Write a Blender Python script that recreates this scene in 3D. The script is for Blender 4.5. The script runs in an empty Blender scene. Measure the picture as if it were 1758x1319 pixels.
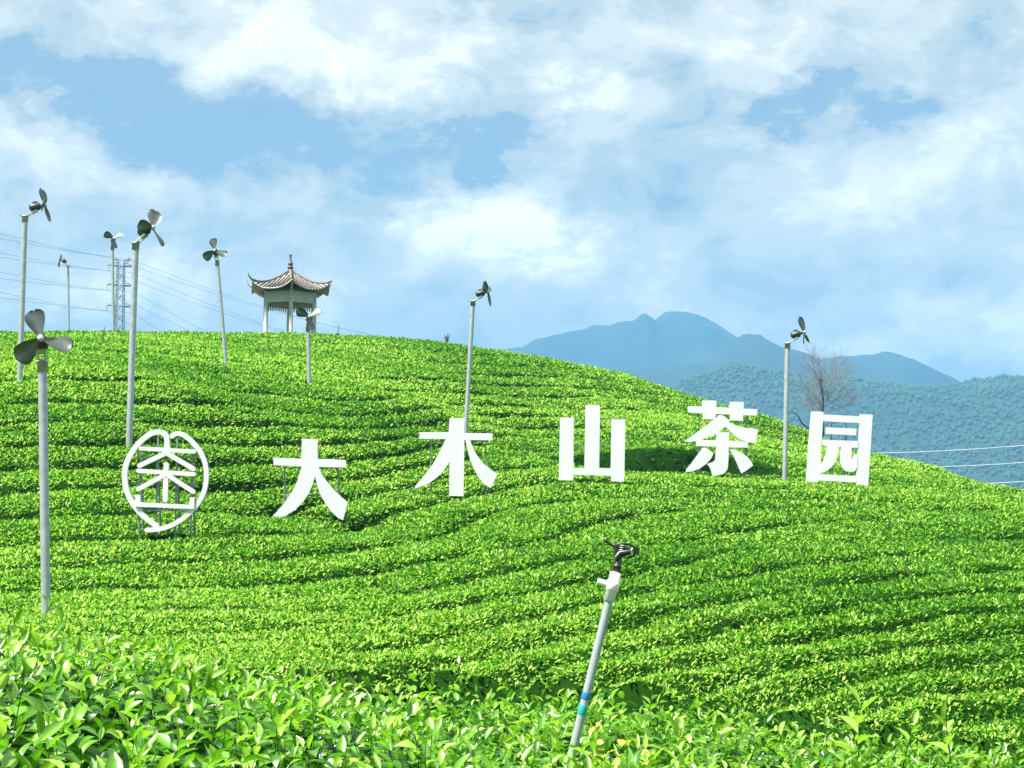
import bpy, bmesh, math, random
import numpy as np
from mathutils import Vector, Matrix

random.seed(7)
rng = np.random.default_rng(11)
R = math.radians
scene = bpy.context.scene
col = scene.collection

# ------------------------------------------------------------------ camera
CAM_Z = 1.7
FPX, PW, PH = 2800.0, 1758.0, 1319.0          # focal length in photo pixels, photo size
PITCH = math.atan(280.5 / FPX)
cam_d = bpy.data.cameras.new('camera')
cam_d.sensor_width = 36.0
cam_d.lens = FPX / PW * 36.0
cam_d.clip_start = 0.05
cam_d.clip_end = 30000
cam = bpy.data.objects.new('camera', cam_d)
cam.location = (0, 0, CAM_Z)
cam.rotation_euler = (R(90) + PITCH, 0, 0)
col.objects.link(cam)
scene.camera = cam

# ------------------------------------------------------------------ light
SUN_DIR = Vector((-0.46, -0.27, 0.95)).normalized()      # towards the sun
sun_el = math.asin(SUN_DIR.z)
sun_d = bpy.data.lights.new('sun', 'SUN')
sun_d.energy = 4.7
sun_d.angle = R(8.0)
sun_d.color = (1.0, 0.95, 0.86)
sun = bpy.data.objects.new('sun', sun_d)
sun.rotation_euler = (-SUN_DIR).to_track_quat('-Z', 'Y').to_euler()
col.objects.link(sun)

scene.view_settings.view_transform = 'Standard'
scene.view_settings.look = 'None'
scene.view_settings.gamma = 1.0
scene.view_settings.use_curve_mapping = False
scene.view_settings.exposure = 1.68
scene.cycles.use_denoising = True
scene.cycles.max_bounces = 5
scene.cycles.transmission_bounces = 4
scene.cycles.transparent_max_bounces = 5
scene.cycles.volume_bounces = 0
scene.cycles.caustics_reflective = False
scene.cycles.caustics_refractive = False
scene.cycles.use_adaptive_sampling = True


def at(px, py, d):
    """world point at horizontal distance d (metres along +Y) seen at photo pixel px, py"""
    u = (px - PW / 2) / FPX
    v = (PH / 2 - py) / FPX
    c, s = math.cos(PITCH), math.sin(PITCH)
    t = d / (c - v * s)
    return Vector((t * u, d, CAM_Z + t * (v * c + s)))


def angles(px, py):
    p = at(px, py, 1.0) - Vector((0, 0, CAM_Z))
    return math.atan2(p.x, p.y), math.atan2(p.z, math.hypot(p.x, p.y))


# ------------------------------------------------------------------ sky
world = bpy.data.worlds.new('World')
scene.world = world
world.use_nodes = True
nt = world.node_tree
nt.nodes.clear()


class NB:
    """small node-building helper"""
    def __init__(self, tree):
        self.t = tree

    def n(self, typ, **kw):
        nd = self.t.nodes.new(typ)
        for k, v in kw.items():
            setattr(nd, k, v)
        return nd

    def link(self, a, b):
        self.t.links.new(a, b)

    def put(self, sock, v):
        if isinstance(v, bpy.types.NodeSocket):
            self.link(v, sock)
        else:
            sock.default_value = v

    def math(self, op, a, b=0.0, c=None, clamp=False):
        nd = self.n('ShaderNodeMath', operation=op, use_clamp=clamp)
        self.put(nd.inputs[0], a)
        self.put(nd.inputs[1], b)
        if c is not None:
            self.put(nd.inputs[2], c)
        return nd.outputs[0]

    def mix(self, f, a, b, blend='MIX'):
        nd = self.n('ShaderNodeMix', data_type='RGBA', blend_type=blend)
        self.put(nd.inputs[0], f)
        self.put(nd.inputs[6], a)
        self.put(nd.inputs[7], b)
        return nd.outputs[2]

    def noise(self, vec, scale, detail=4.0, rough=0.5, dist=0.0, out=0):
        nd = self.n('ShaderNodeTexNoise')
        if vec is not None:
            self.put(nd.inputs['Vector'], vec)
        nd.inputs['Scale'].default_value = scale
        nd.inputs['Detail'].default_value = detail
        nd.inputs['Roughness'].default_value = rough
        nd.inputs['Distortion'].default_value = dist
        return nd.outputs[out]

    def ramp(self, f, stops, interp='LINEAR'):
        nd = self.n('ShaderNodeValToRGB')
        cr = nd.color_ramp
        cr.interpolation = interp
        while len(cr.elements) < len(stops):
            cr.elements.new(0.5)
        for e, (p, c) in zip(cr.elements, stops):
            e.position = p
            e.color = (c[0], c[1], c[2], 1)
        self.put(nd.inputs[0], f)
        return nd.outputs[0]


W = NB(nt)
tc = W.n('ShaderNodeTexCoord')
sep = W.n('ShaderNodeSeparateXYZ')
W.link(tc.outputs['Generated'], sep.inputs[0])
X, Y, Z = sep.outputs
az = W.math('ARCTAN2', X, Y)
el = W.math('ARCSINE', Z)
zc = W.math('ADD', W.math('MAXIMUM', Z, 0.0), 0.22)
comb = W.n('ShaderNodeCombineXYZ')
W.link(W.math('DIVIDE', X, zc), comb.inputs[0])
W.link(W.math('DIVIDE', Y, zc), comb.inputs[1])
flat = comb.outputs[0]
c2 = W.n('ShaderNodeCombineXYZ')
W.link(az, c2.inputs[0])
W.link(W.math('MULTIPLY', el, 1.5), c2.inputs[1])
ang = c2.outputs[0]
warp = W.n('ShaderNodeSeparateColor')
W.link(W.noise(ang, 9.0, 9.0, 0.68, 0.0, 1), warp.inputs[0])
wx = W.math('MULTIPLY', W.math('SUBTRACT', warp.outputs[0], 0.5), 0.20)
wy = W.math('MULTIPLY', W.math('SUBTRACT', warp.outputs[1], 0.5), 0.13)
azw = W.math('ADD', az, wx)
elw = W.math('ADD', el, wy)
big = W.noise(flat, 1.9, 8.0, 0.55, 0.3)
fine = W.noise(ang, 15.0, 10.0, 0.66, 0.5)
field = W.math('ADD', W.math('MULTIPLY', W.math('SUBTRACT', big, 0.5), 0.9), 0.42)
field = W.math('ADD', field, W.math('MULTIPLY', W.math('SUBTRACT', fine, 0.5), 0.95))
# cloud masses and openings of this sky: (photo x, y, half-width, half-height, weight)
BLOBS = [
    (520, 30, 170, 80, .30), (700, 130, 140, 80, .22), (330, 70, 120, 50, .16),
    (850, 390, 160, 85, .50), (790, 290, 70, 45, .22), (1015, 180, 70, 40, .24),
    (80, 240, 130, 55, .24), (240, 260, 50, 40, .18), (230, 480, 90, 60, .30),
    (1640, 260, 170, 90, .22), (1250, 60, 260, 60, .20), (1650, 570, 160, 60, .24), (1150, 430, 80, 50, .10),
    (1400, 340, 150, 80, .08),
    (560, 225, 280, 75, -.36), (330, 190, 180, 75, -.26), (30, 110, 130, 75, -.30), (1410, 165, 110, 45, -.40), (860, 235, 120, 26, -.22),
    (1150, 300, 120, 110, -.14), (650, 330, 70, 60, -.10), (860, 40, 110, 50, -.20),
    (200, 150, 130, 60, -.18), (1640, 40, 80, 40, -.18),
]
for (bx, by, sx, sy, w) in BLOBS:
    a0, e0 = angles(bx, by)
    u = W.math('DIVIDE', W.math('SUBTRACT', azw, a0), sx / FPX)
    v = W.math('DIVIDE', W.math('SUBTRACT', elw, e0), sy / FPX)
    q = W.math('ADD', W.math('MULTIPLY', u, u), W.math('MULTIPLY', v, v))
    g = W.math('EXPONENT', W.math('MULTIPLY', W.math('POWER', q, 1.5), -1.0))
    field = W.math('ADD', field, W.math('MULTIPLY', g, w * 1.25))
shift = W.n('ShaderNodeVectorMath', operation='ADD')
W.link(ang, shift.inputs[0])
shift.inputs[1].default_value = (-.012, .016, 0)
fine2 = W.noise(shift.outputs[0], 15.0, 10.0, 0.66, 0.5)
relief = W.math('MULTIPLY', W.math('SUBTRACT', fine, fine2), .40)       # billows lit from the upper left
field = W.math('ADD', field, relief)
low = W.math('DIVIDE', el, .17)
field = W.math('ADD', field, W.math('MULTIPLY', W.math('EXPONENT', W.math('MULTIPLY', W.math('MULTIPLY', low, low), -1.0)), .36))   # paler towards the horizon all round
sky = W.n('ShaderNodeTexSky', sky_type='NISHITA', sun_disc=False)
sky.sun_elevation = sun_el
sky.sun_rotation = math.atan2(SUN_DIR.x, SUN_DIR.y)
sky.air_density = 1.0
sky.dust_density = 0.6
sky.ozone_density = 2.0
cloud = W.ramp(field, [(0.06, (2.9, 3.7, 4.0)), (0.32, (4.9, 5.2, 4.8)), (0.58, (6.9, 6.8, 5.9)), (0.80, (9.2, 8.8, 7.6)), (1.0, (11.8, 11.1, 9.7))], 'EASE')
cover = W.ramp(field, [(0.0, (.70, .70, .70)), (0.30, (.95, .95, .95)), (1.0, (1, 1, 1))])
skycol = W.mix(cover, sky.outputs[0], cloud)
bg = W.n('ShaderNodeBackground')
W.link(skycol, bg.inputs[0])
bg.inputs[1].default_value = 0.050
out = W.n('ShaderNodeOutputWorld')
W.link(bg.outputs[0], out.inputs[0])


# ------------------------------------------------------------------ materials
def new_mat(name):
    m = bpy.data.materials.new(name)
    m.use_nodes = True
    t = m.node_tree
    b = t.nodes['Principled BSDF']
    return m, NB(t), b


def plain(name, c, rough=0.6, metal=0.0, var=0.12, scale=6.0, bump=0.0):
    m, N, b = new_mat(name)
    co = N.n('ShaderNodeTexCoord').outputs['Object']
    f = N.noise(co, scale, 5.0, 0.6)
    d = tuple(max(0, x * (1 - var)) for x in c)
    e = tuple(min(1, x * (1 + var)) for x in c)
    N.link(N.ramp(f, [(0.3, d), (0.7, e)]), b.inputs['Base Color'])
    b.inputs['Roughness'].default_value = rough
    b.inputs['Metallic'].default_value = metal
    if bump:
        bn = N.n('ShaderNodeBump')
        bn.inputs['Strength'].default_value = bump
        bn.inputs['Distance'].default_value = 0.02
        N.link(N.noise(co, scale * 4, 4.0), bn.inputs['Height'])
        N.link(bn.outputs[0], b.inputs['Normal'])
    return m


def leaf_mat(name, stops, rough, transl, trcol, spec=.5):
    m, N, b = new_mat(name)
    at_ = N.n('ShaderNodeAttribute', attribute_name='tint')
    f = at_.outputs['Fac']
    co = N.n('ShaderNodeTexCoord').outputs['Object']
    f = N.math('ADD', f, N.math('MULTIPLY', N.math('SUBTRACT', N.noise(co, 45.0, 3.0), .5), .22))
    c = N.ramp(f, stops)
    N.link(c, b.inputs['Base Color'])
    b.inputs['Roughness'].default_value = rough
    b.inputs['Specular IOR Level'].default_value = spec
    tr = N.n('ShaderNodeBsdfTranslucent')
    N.link(N.mix(1.0, c, (*trcol, 1), 'MULTIPLY'), tr.inputs[0])
    ms = N.n('ShaderNodeMixShader')
    ms.inputs[0].default_value = transl
    N.link(b.outputs[0], ms.inputs[1])
    N.link(tr.outputs[0], ms.inputs[2])
    o = [x for x in N.t.nodes if x.type == 'OUTPUT_MATERIAL'][0]
    N.link(ms.outputs[0], o.inputs[0])
    return m


M = {}
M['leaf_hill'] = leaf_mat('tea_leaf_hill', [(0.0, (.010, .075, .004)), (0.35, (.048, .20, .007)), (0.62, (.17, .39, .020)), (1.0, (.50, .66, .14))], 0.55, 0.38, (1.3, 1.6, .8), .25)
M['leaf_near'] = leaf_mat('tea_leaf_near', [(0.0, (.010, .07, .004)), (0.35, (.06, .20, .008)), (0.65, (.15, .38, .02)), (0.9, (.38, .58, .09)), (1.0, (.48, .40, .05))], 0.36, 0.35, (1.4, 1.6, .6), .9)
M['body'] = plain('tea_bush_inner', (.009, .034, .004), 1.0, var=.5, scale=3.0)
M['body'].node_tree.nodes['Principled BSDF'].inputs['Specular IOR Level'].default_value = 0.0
M['soil'] = plain('soil', (.11, .075, .045), 0.95, var=.35, scale=1.5, bump=.4)
M['grass_ground'] = plain('valley_ground', (.06, .12, .035), 0.95, var=.4, scale=.02)
M['steel'] = plain('galvanised_steel', (.42, .46, .455), 0.45, 0.45, var=.18, scale=9.0)
M['steel_dark'] = plain('motor_paint', (.035, .06, .05), 0.45, 0.2, var=.3, scale=20.0)
M['blade'] = plain('fan_blade_metal', (.15, .18, .16), 0.36, 0.75, var=.15, scale=5.0)
M['bracket'] = plain('bracket_zinc', (.55, .58, .58), 0.4, 0.5, var=.1)
M['white'] = plain('white_sign_paint', (.70, .72, .73), 0.5, 0.0, var=.07, scale=1.3)
M['frame'] = plain('sign_frame_steel', (.20, .26, .23), 0.55, 0.3, var=.2)
M['pvc'] = plain('white_pvc', (.82, .83, .82), 0.35, var=.03)
M['pipe'] = plain('grey_pvc_pipe', (.30, .36, .36), 0.45, var=.12, scale=14.0)
M['tape_blue'] = plain('blue_tape', (.02, .20, .42), 0.4)
M['tape_teal'] = plain('teal_tape', (.03, .34, .34), 0.4)
M['black'] = plain('black_plastic', (.012, .014, .014), 0.35)
M['clear'] = plain('worn_metal_bits', (.55, .56, .52), 0.3, 0.5)
M['column'] = plain('weathered_cement', (.46, .47, .42), 0.8, var=.2, scale=3.0)
M['beam'] = plain('beam_cement', (.48, .47, .43), 0.8, var=.2, scale=4.0)
M['tile'] = plain('roof_tile_mortar', (.40, .37, .33), 0.8, var=.4, scale=4.0)
M['tile_rib'] = plain('roof_tile_rib', (.07, .065, .06), 0.75, var=.5, scale=5.0)
M['ridge'] = plain('roof_ridge', (.17, .18, .17), 0.8, var=.35, scale=5.0)
M['finial'] = plain('finial_glaze', (.09, .08, .08), 0.5, var=.3)
M['wood'] = plain('soffit', (.10, .12, .08), 0.8, var=.3)
M['bark'] = plain('dark_bark', (.045, .04, .036), 0.9, var=.3)
M['twig'] = plain('grey_twigs', (.19, .23, .25), 0.9, var=.3)
M['tower'] = plain('pylon_steel', (.13, .15, .15), 0.6, 0.2)
M['cable'] = plain('cable', (.10, .11, .12), 0.5, 0.3)
M['cable_pale'] = plain('cable_aluminium', (.85, .87, .88), 0.4, 0.0, var=.02)
M['rock_far'] = plain('far_mountain', (.02, .045, .035), 0.95, var=.3, scale=.01)
M['wood_hill'] = plain('wooded_slope', (.017, .042, .020), 0.95, var=.4, scale=.03)
M['stalk'] = plain('dry_stalk', (.08, .09, .04), 0.9)


def crown_mat():
    m, N, b = new_mat('forest_crowns')
    f = N.n('ShaderNodeAttribute', attribute_name='tint').outputs['Fac']
    N.link(N.ramp(f, [(0, (.018, .055, .022)), (.5, (.04, .095, .03)), (1, (.09, .14, .045))]), b.inputs['Base Color'])
    b.inputs['Roughness'].default_value = .9
    return m


M['crown'] = crown_mat()


# ------------------------------------------------------------------ mesh helpers
def np_mesh(name, verts, faces, mats, tint=None, smooth=False, mat_idx=None):
    """verts (N,3), faces (F,k) with one k"""
    me = bpy.data.meshes.new(name)
    verts = np.asarray(verts, dtype=np.float32)
    faces = np.asarray(faces, dtype=np.int32)
    k = faces.shape[1]
    me.vertices.add(len(verts))
    me.vertices.foreach_set('co', verts.ravel())
    me.loops.add(faces.size)
    me.loops.foreach_set('vertex_index', faces.ravel())
    me.polygons.add(len(faces))
    me.polygons.foreach_set('loop_start', np.arange(0, faces.size, k, dtype=np.int32))
    me.polygons.foreach_set('loop_total', np.full(len(faces), k, dtype=np.int32))
    if smooth:
        me.polygons.foreach_set('use_smooth', np.ones(len(faces), dtype=bool))
    for m in mats:
        me.materials.append(m)
    if mat_idx is not None:
        me.polygons.foreach_set('material_index', np.asarray(mat_idx, dtype=np.int32))
    if tint is not None:
        a = me.attributes.new('tint', 'FLOAT', 'POINT')
        a.data.foreach_set('value', np.asarray(tint, dtype=np.float32))
    me.update(calc_edges=True)
    return me


def link(name, data, parent=None, kind=None):
    o = bpy.data.objects.new(name, data)
    col.objects.link(o)
    if parent is not None:
        o.parent = parent
    if kind:
        o['kind'] = kind
    return o


def tag(o, label, cat=None, group=None, kind=None):
    o['label'] = label
    if cat:
        o['category'] = cat
    if group:
        o['group'] = group
    if kind:
        o['kind'] = kind
    return o


def thing(name, loc, label, cat, group=None, rz=0.0):
    o = bpy.data.objects.new(name, None)
    o.empty_display_size = 0.3
    o.location = loc
    o.rotation_euler = (0, 0, rz)
    col.objects.link(o)
    return tag(o, label, cat, group)


class MB:
    def __init__(self):
        self.v, self.f, self.sm = [], [], []

    def add(self, vs, fs, smooth=False):
        b = len(self.v)
        self.v += [tuple(x) for x in vs]
        self.f += [tuple(i + b for i in f) for f in fs]
        self.sm += [smooth] * len(fs)

    def box(self, c, s, rot=None):
        c = Vector(c)
        vs = []
        for k in range(8):
            p = Vector(((k & 1) - .5, ((k >> 1) & 1) - .5, ((k >> 2) & 1) - .5))
            p = Vector((p.x * s[0], p.y * s[1], p.z * s[2]))
            if rot:
                p = rot @ p
            vs.append(c + p)
        self.add(vs, [(0, 2, 3, 1), (4, 5, 7, 6), (0, 1, 5, 4), (2, 6, 7, 3), (0, 4, 6, 2), (1, 3, 7, 5)])

    def tube(self, pts, r, n=10, caps=True, smooth=True):
        pts = [Vector(p) for p in pts]
        rs = r if isinstance(r, (list, tuple)) else [r] * len(pts)
        vs, fs = [], []
        ref = Vector((0, 0, 1))
        d0 = (pts[-1] - pts[0]).normalized()
        if abs(d0.z) > .8:
            ref = Vector((0, 1, 0))
        for i, p in enumerate(pts):
            a = pts[max(i - 1, 0)]
            b = pts[min(i + 1, len(pts) - 1)]
            d = (b - a).normalized()
            s = d.cross(ref).normalized()
            t = s.cross(d)
            for k in range(n):
                q = 2 * math.pi * k / n
                vs.append(p + (s * math.cos(q) + t * math.sin(q)) * rs[i])
        for i in range(len(pts) - 1):
            for k in range(n):
                a, b = i * n + k, i * n + (k + 1) % n
                fs.append((a, b, b + n, a + n))
        self.add(vs, fs, smooth)
        if caps:
            self.add(vs[:n], [tuple(range(n))][::-1])
            self.add(vs[-n:], [tuple(range(n))])

    def bar(self, a, b, w):
        self.tube([a, b], w * .6, 4, True, False)

    def lathe(self, prof, c=(0, 0, 0), n=16, axis=None):
        """prof: list of (r, h) along +Z, optional axis rotation matrix"""
        vs, fs = [], []
        c = Vector(c)
        for (r, h) in prof:
            for k in range(n):
                q = 2 * math.pi * k / n
                p = Vector((r * math.cos(q), r * math.sin(q), h))
                if axis:
                    p = axis @ p
                vs.append(c + p)
        for i in range(len(prof) - 1):
            for k in range(n):
                a, b = i * n + k, i * n + (k + 1) % n
                fs.append((a, b, b + n, a + n))
        fs.append(tuple(range(n))[::-1])
        fs.append(tuple((len(prof) - 1) * n + k for k in range(n)))
        self.add(vs, fs, True)

    def prism(self, poly, y0, y1):
        """polygon in local XZ (list of (x, z)) extruded from y0 (front) to y1"""
        n = len(poly)
        ar = sum(poly[i][0] * poly[(i + 1) % n][1] - poly[(i + 1) % n][0] * poly[i][1] for i in range(n))
        if ar < 0:
            poly = poly[::-1]
        vs = [(x, y0, z) for x, z in poly] + [(x, y1, z) for x, z in poly]
        fs = [tuple(range(n)), tuple(range(2 * n - 1, n - 1, -1))]
        fs += [(i, i + n, (i + 1) % n + n, (i + 1) % n) for i in range(n)]
        self.add(vs, fs)

    def mesh(self, name, mat):
        me = bpy.data.meshes.new(name)
        me.from_pydata(self.v, [], self.f)
        me.polygons.foreach_set('use_smooth', self.sm)
        for m in (mat if isinstance(mat, (list, tuple)) else [mat]):
            me.materials.append(m)
        me.update()
        return me

    def build(self, name, mat, parent=None, kind=None):
        return link(name, self.mesh(name, mat), parent, kind)


# ------------------------------------------------------------------ numpy noise and RBF
def vnoise(x, y, seed, scale):
    g = np.random.default_rng(seed).random((256, 256)).astype(np.float32)
    x = np.asarray(x) / scale + 1000.3
    y = np.asarray(y) / scale + 1000.7
    xi, yi = np.floor(x).astype(int), np.floor(y).astype(int)
    fx, fy = x - xi, y - yi
    fx = fx * fx * (3 - 2 * fx)
    fy = fy * fy * (3 - 2 * fy)
    a = g[xi % 256, yi % 256]
    b = g[(xi + 1) % 256, yi % 256]
    c = g[xi % 256, (yi + 1) % 256]
    d = g[(xi + 1) % 256, (yi + 1) % 256]
    return (a * (1 - fx) + b * fx) * (1 - fy) + (c * (1 - fx) + d * fx) * fy


def fbm(x, y, seed, scale, octs=4):
    s, a, t = 0, 1.0, 0
    for k in range(octs):
        s = s + a * vnoise(x, y, seed + k, scale / 2 ** k)
        t += a
        a *= .5
    return s / t


class RBF:
    def __init__(self, P, val, lam=0.0):
        P = np.asarray(P, float)
        val = np.asarray(val, float)
        self.c = P.mean(0)
        self.P = (P - self.c) / 20.0
        n = len(P)
        K = self.k(self.P, self.P) + np.eye(n) * lam
        Q = np.hstack([np.ones((n, 1)), self.P])
        A = np.block([[K, Q], [Q.T, np.zeros((3, 3))]])
        self.w = np.linalg.solve(A, np.concatenate([val, np.zeros(3)]))

    @staticmethod
    def k(a, b):
        r2 = ((a[:, None, :] - b[None, :, :]) ** 2).sum(-1)
        return 0.5 * r2 * np.log(r2 + 1e-9)

    def __call__(self, x, y):
        sh = np.shape(x)
        q = (np.stack([np.ravel(x), np.ravel(y)], 1) - self.c) / 20.0
        o = np.empty(len(q))
        n = len(self.P)
        for i in range(0, len(q), 40000):
            s = q[i:i + 40000]
            o[i:i + 40000] = self.k(s, self.P) @ self.w[:n] + self.w[n] + s @ self.w[n + 1:]
        return o.reshape(sh)


# ------------------------------------------------------------------ the tea hill: survey of the canopy surface
SURVEY = {
    0: [(1120, 14), (1050, 20), (950, 26), (850, 31), (750, 36), (650, 43), (608, 53), (592, 62)],
    250: [(1160, 12.5), (1080, 17), (950, 26), (850, 32), (750, 38), (650, 47), (600, 62), (578, 75)],
    500: [(1160, 12.5), (1120, 15), (1000, 24), (900, 34), (800, 42), (700, 52), (640, 63), (600, 76), (575, 86)],
    750: [(1150, 13.5), (1050, 19), (950, 28), (860, 40), (760, 50), (700, 58), (650, 68), (610, 80), (590, 90)],
    950: [(1160, 13), (1050, 19), (950, 28), (880, 36), (830, 43), (800, 48), (782, 55), (755, 61), (700, 70), (650, 80), (620, 90)],
    1200: [(1190, 13), (1100, 17), (1000, 24), (920, 33), (850, 42), (820, 46), (814, 50), (772, 55), (735, 66), (705, 80), (690, 89)],
    1090: [(850, 42), (818, 46), (812, 49.3), (766, 54.3), (740, 62), (700, 73), (665, 84), (649, 90)],
    1400: [(1215, 12.5), (1100, 17), (1000, 24), (920, 33), (860, 41), (835, 46), (828, 53), (802, 66), (772, 74), (748, 84)],
    1600: [(1240, 12), (1100, 17), (1000, 24), (930, 32), (880, 40), (850, 46), (838, 55), (822, 64), (806, 74)],
    1758: [(1280, 11.5), (1150, 15), (1050, 20), (960, 28), (900, 36), (872, 42), (857, 50), (848, 58)],
}
P3 = []
for px, L in SURVEY.items():
    P3 += [tuple(at(px, py, d)) for py, d in L]
for py, d in SURVEY[0]:
    P3.append(tuple(at(-330, py + 4, d)))
for py, d in SURVEY[1758]:
    P3.append(tuple(at(2080, py + 45, d)))
for px, py, d, dz in [(0, 592, 105, -1.3), (117, 585, 105, -1.2), (250, 578, 106, -1.2), (500, 575, 100, -1.45), (500, 575, 112, -2.0), (750, 590, 112, -2.6),
                      (950, 620, 105, -3), (1200, 690, 104, -3.5), (1400, 748, 100, -4), (1600, 806, 92, -4), (1758, 848, 78, -4), (-330, 596, 108, -1.5), (2080, 893, 78, -5),
                      (0, 592, 150, -12), (500, 575, 150, -12), (950, 620, 140, -14), (1400, 748, 130, -16), (1758, 848, 120, -16), (2200, 900, 120, -18)]:
    p = at(px, py, d)
    P3.append((p.x, p.y, p.z + dz))
P3 = np.array(P3)
ground_rbf = RBF(P3[:, :2], P3[:, 2], 1e-3)

# row lines seen across the hill: row number at pixel (x: [(y, n), ...])
ROWS = {
    0: [(1120, 2), (1045, 4), (1010, 5), (975, 6), (930, 7), (887, 8), (841, 9), (803, 10), (764, 11), (728, 12), (690, 13), (652, 14), (616, 15)],
    220: [(1110, 2.2), (1048, 4), (1008, 5), (968, 6), (923, 7), (881, 8), (838, 9), (800, 10), (764, 11), (727, 12), (692, 13), (658, 14), (630, 15), (605, 16)],
    450: [(1125, 2), (1045, 4), (1004, 5), (958, 6), (915, 7), (871, 8), (831, 9), (794, 10), (760, 11), (726, 12), (696, 13), (668, 14), (645, 15), (625, 16), (607, 17), (592, 18)],
    620: [(1130, 2), (1078, 3), (1034, 4), (994, 5), (941, 6), (895, 7), (852, 8), (816, 9), (788, 10), (762, 11), (738, 12), (714, 13), (692, 14), (670, 15), (650, 16), (630, 17), (612, 18)],
    800: [(1160, .6), (1085, 2), (1036, 3), (988, 4), (951, 5), (890, 6), (850, 7), (812, 8), (780, 9), (762, 10), (745, 11), (728, 12), (711, 13), (694, 14), (677, 15), (660, 16), (643, 17), (626, 18), (610, 19)],
    950: [(1150, 0), (1100, 1), (1050, 2), (1010, 3), (975, 4), (919, 5), (858, 6), (826, 7), (800, 8), (783, 9), (766, 10), (749, 11), (732, 12), (715, 13), (698, 14), (681, 15), (664, 16), (647, 17), (630, 18)],
    1100: [(1165, -1), (1112, 0), (1062, 1), (1016, 2), (980, 3), (938, 4), (890, 5), (852, 6), (828, 7), (808, 8), (793, 9), (775, 10), (758, 11), (741, 12), (724, 13), (707, 14), (690, 15), (675, 16), (662, 17)],
    1200: [(1178, -2), (1135, -1), (1092, 0), (1045, 1), (1001, 2), (960, 3), (919, 4), (877, 5), (854, 6), (834, 7), (815, 8), (796, 9), (772, 10), (757, 11), (741, 12), (727, 13), (713, 14), (700, 15)],
    1330: [(1200, -3), (1155, -2), (1112, -1), (1066, 0), (1018, 1), (972, 2), (936, 3), (898, 4), (870, 5), (853, 6), (840, 7), (828, 8), (812, 9), (796, 10), (781, 11), (766, 12), (752, 13), (738, 14)],
    1480: [(1202, -4), (1160, -3), (1120, -2), (1078, -1), (1036, 0), (994, 1), (956, 2), (925, 3), (893, 4), (874, 5), (859, 6), (847, 7), (837, 8), (826, 9), (814, 10), (802, 11), (790, 12)],
    1620: [(1225, -5), (1188, -4), (1145, -3), (1104, -2), (1062, -1), (1022, 0), (986, 1), (951, 2), (922, 3), (893, 4), (874, 5), (862, 6), (852, 7), (843, 8), (833, 9), (822, 10), (812, 11)],
    1758: [(1262, -6), (1218, -5), (1175, -4), (1132, -3), (1090, -2), (1050, -1), (1014, 0), (982, 1), (950, 2), (920, 3), (893, 4), (872, 5), (860, 6), (852, 7)],
}
sv_px, sv_d = [], []
for px, L in SURVEY.items():
    for py, d in L:
        sv_px.append((px / 40.0, py / 20.0))
        sv_d.append(math.log(d))


def hit(px, py, lo=10.5, hi=112.0, off=0.0):
    """distance at which the sight line through a pixel meets the smooth canopy"""
    ds = np.linspace(lo, hi, 1600)
    u = (px - PW / 2) / FPX
    v = (PH / 2 - py) / FPX
    c, s = math.cos(PITCH), math.sin(PITCH)
    t = ds / (c - v * s)
    z = CAM_Z + t * (v * c + s)
    g = ground_rbf(t * u, ds) + off
    i = np.argmax(g >= z)
    return float(ds[i]) if (g >= z).any() else None


RP, RV = [], []
for px, L in ROWS.items():
    for py, n in L:
        d = hit(px, py)
        if d is None:
            continue
        p = at(px, py, d)
        RP.append((p.x, p.y))
        RV.append(n)
for k in range(len(RP)):
    pass
row_rbf = RBF(RP, RV, 2e-2)

STEP = 0.145
gx = np.arange(-36, 46, STEP)
gy = np.arange(10.4, 113, STEP)
GX, GY = np.meshgrid(gx, gy, indexing='ij')
base = ground_rbf(GX, GY)
NR = row_rbf(GX, GY) + (fbm(GX, GY, 50, 6.0, 3) - .5) * .24
dn = np.hypot(*np.gradient(NR, STEP))
fr = NR - np.floor(NR)
dfr = np.minimum(fr, 1 - fr)
gapd = dfr / np.maximum(dn, .12)
strength = np.clip((fbm(GX * .45, GY, 90, 5.0, 3) - .30) * 2.4, .42, .95)
wide = .05 + .06 * strength
sst = np.clip((gapd - wide) / .15, 0, 1)
sst = sst * sst * (3 - 2 * sst)
nearfade = .30 + .70 * np.clip((GY - 14) / 16, 0, 1)
drop = (.72 * strength * nearfade) * (1 - sst) + .10 * nearfade * (1 - 2 * dfr) ** 3
# the sunken path between the front knoll and the back slope
pc = [at(px, py, d) for px, py, d in [(1020, 795, 51.5), (1110, 800, 51.7), (1215, 806, 52.3), (1260, 818, 53)]]
dpath = np.full(GX.shape, 99.0)
for a, b in zip(pc[:-1], pc[1:]):
    ab = np.array([b.x - a.x, b.y - a.y])
    t = np.clip(((GX - a.x) * ab[0] + (GY - a.y) * ab[1]) / (ab @ ab), 0, 1)
    dpath = np.minimum(dpath, np.hypot(GX - a.x - t * ab[0], GY - a.y - t * ab[1]))
psm = np.clip((dpath - 1.3) / .5, 0, 1)
drop = np.maximum(drop, 1.0 * (1 - psm * psm * (3 - 2 * psm)))
rough = (fbm(GX, GY, 130, .9, 3) - .5) * .16
# front edge of the first rows
edge_x = [at(px, 1150, d).x for px, d in [(-330, 12), (0, 12), (500, 12.6), (750, 13.2), (1200, 12.7), (1400, 12.2), (1600, 11.7), (1758, 11.2), (2080, 10.9)]]
edge_y = [12, 12, 12.6, 13.2, 12.7, 12.2, 11.7, 11.2, 10.9]
yf = np.interp(GX, edge_x, edge_y) + (fbm(GX, GY, 140, 1.2, 2) - .5) * .5
fe = np.clip((GY - yf + .05) / .25, 0, 1)
drop = np.maximum(drop, 1.15 * (1 - fe * fe * (3 - 2 * fe)))
CAN = base - drop + rough
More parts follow.
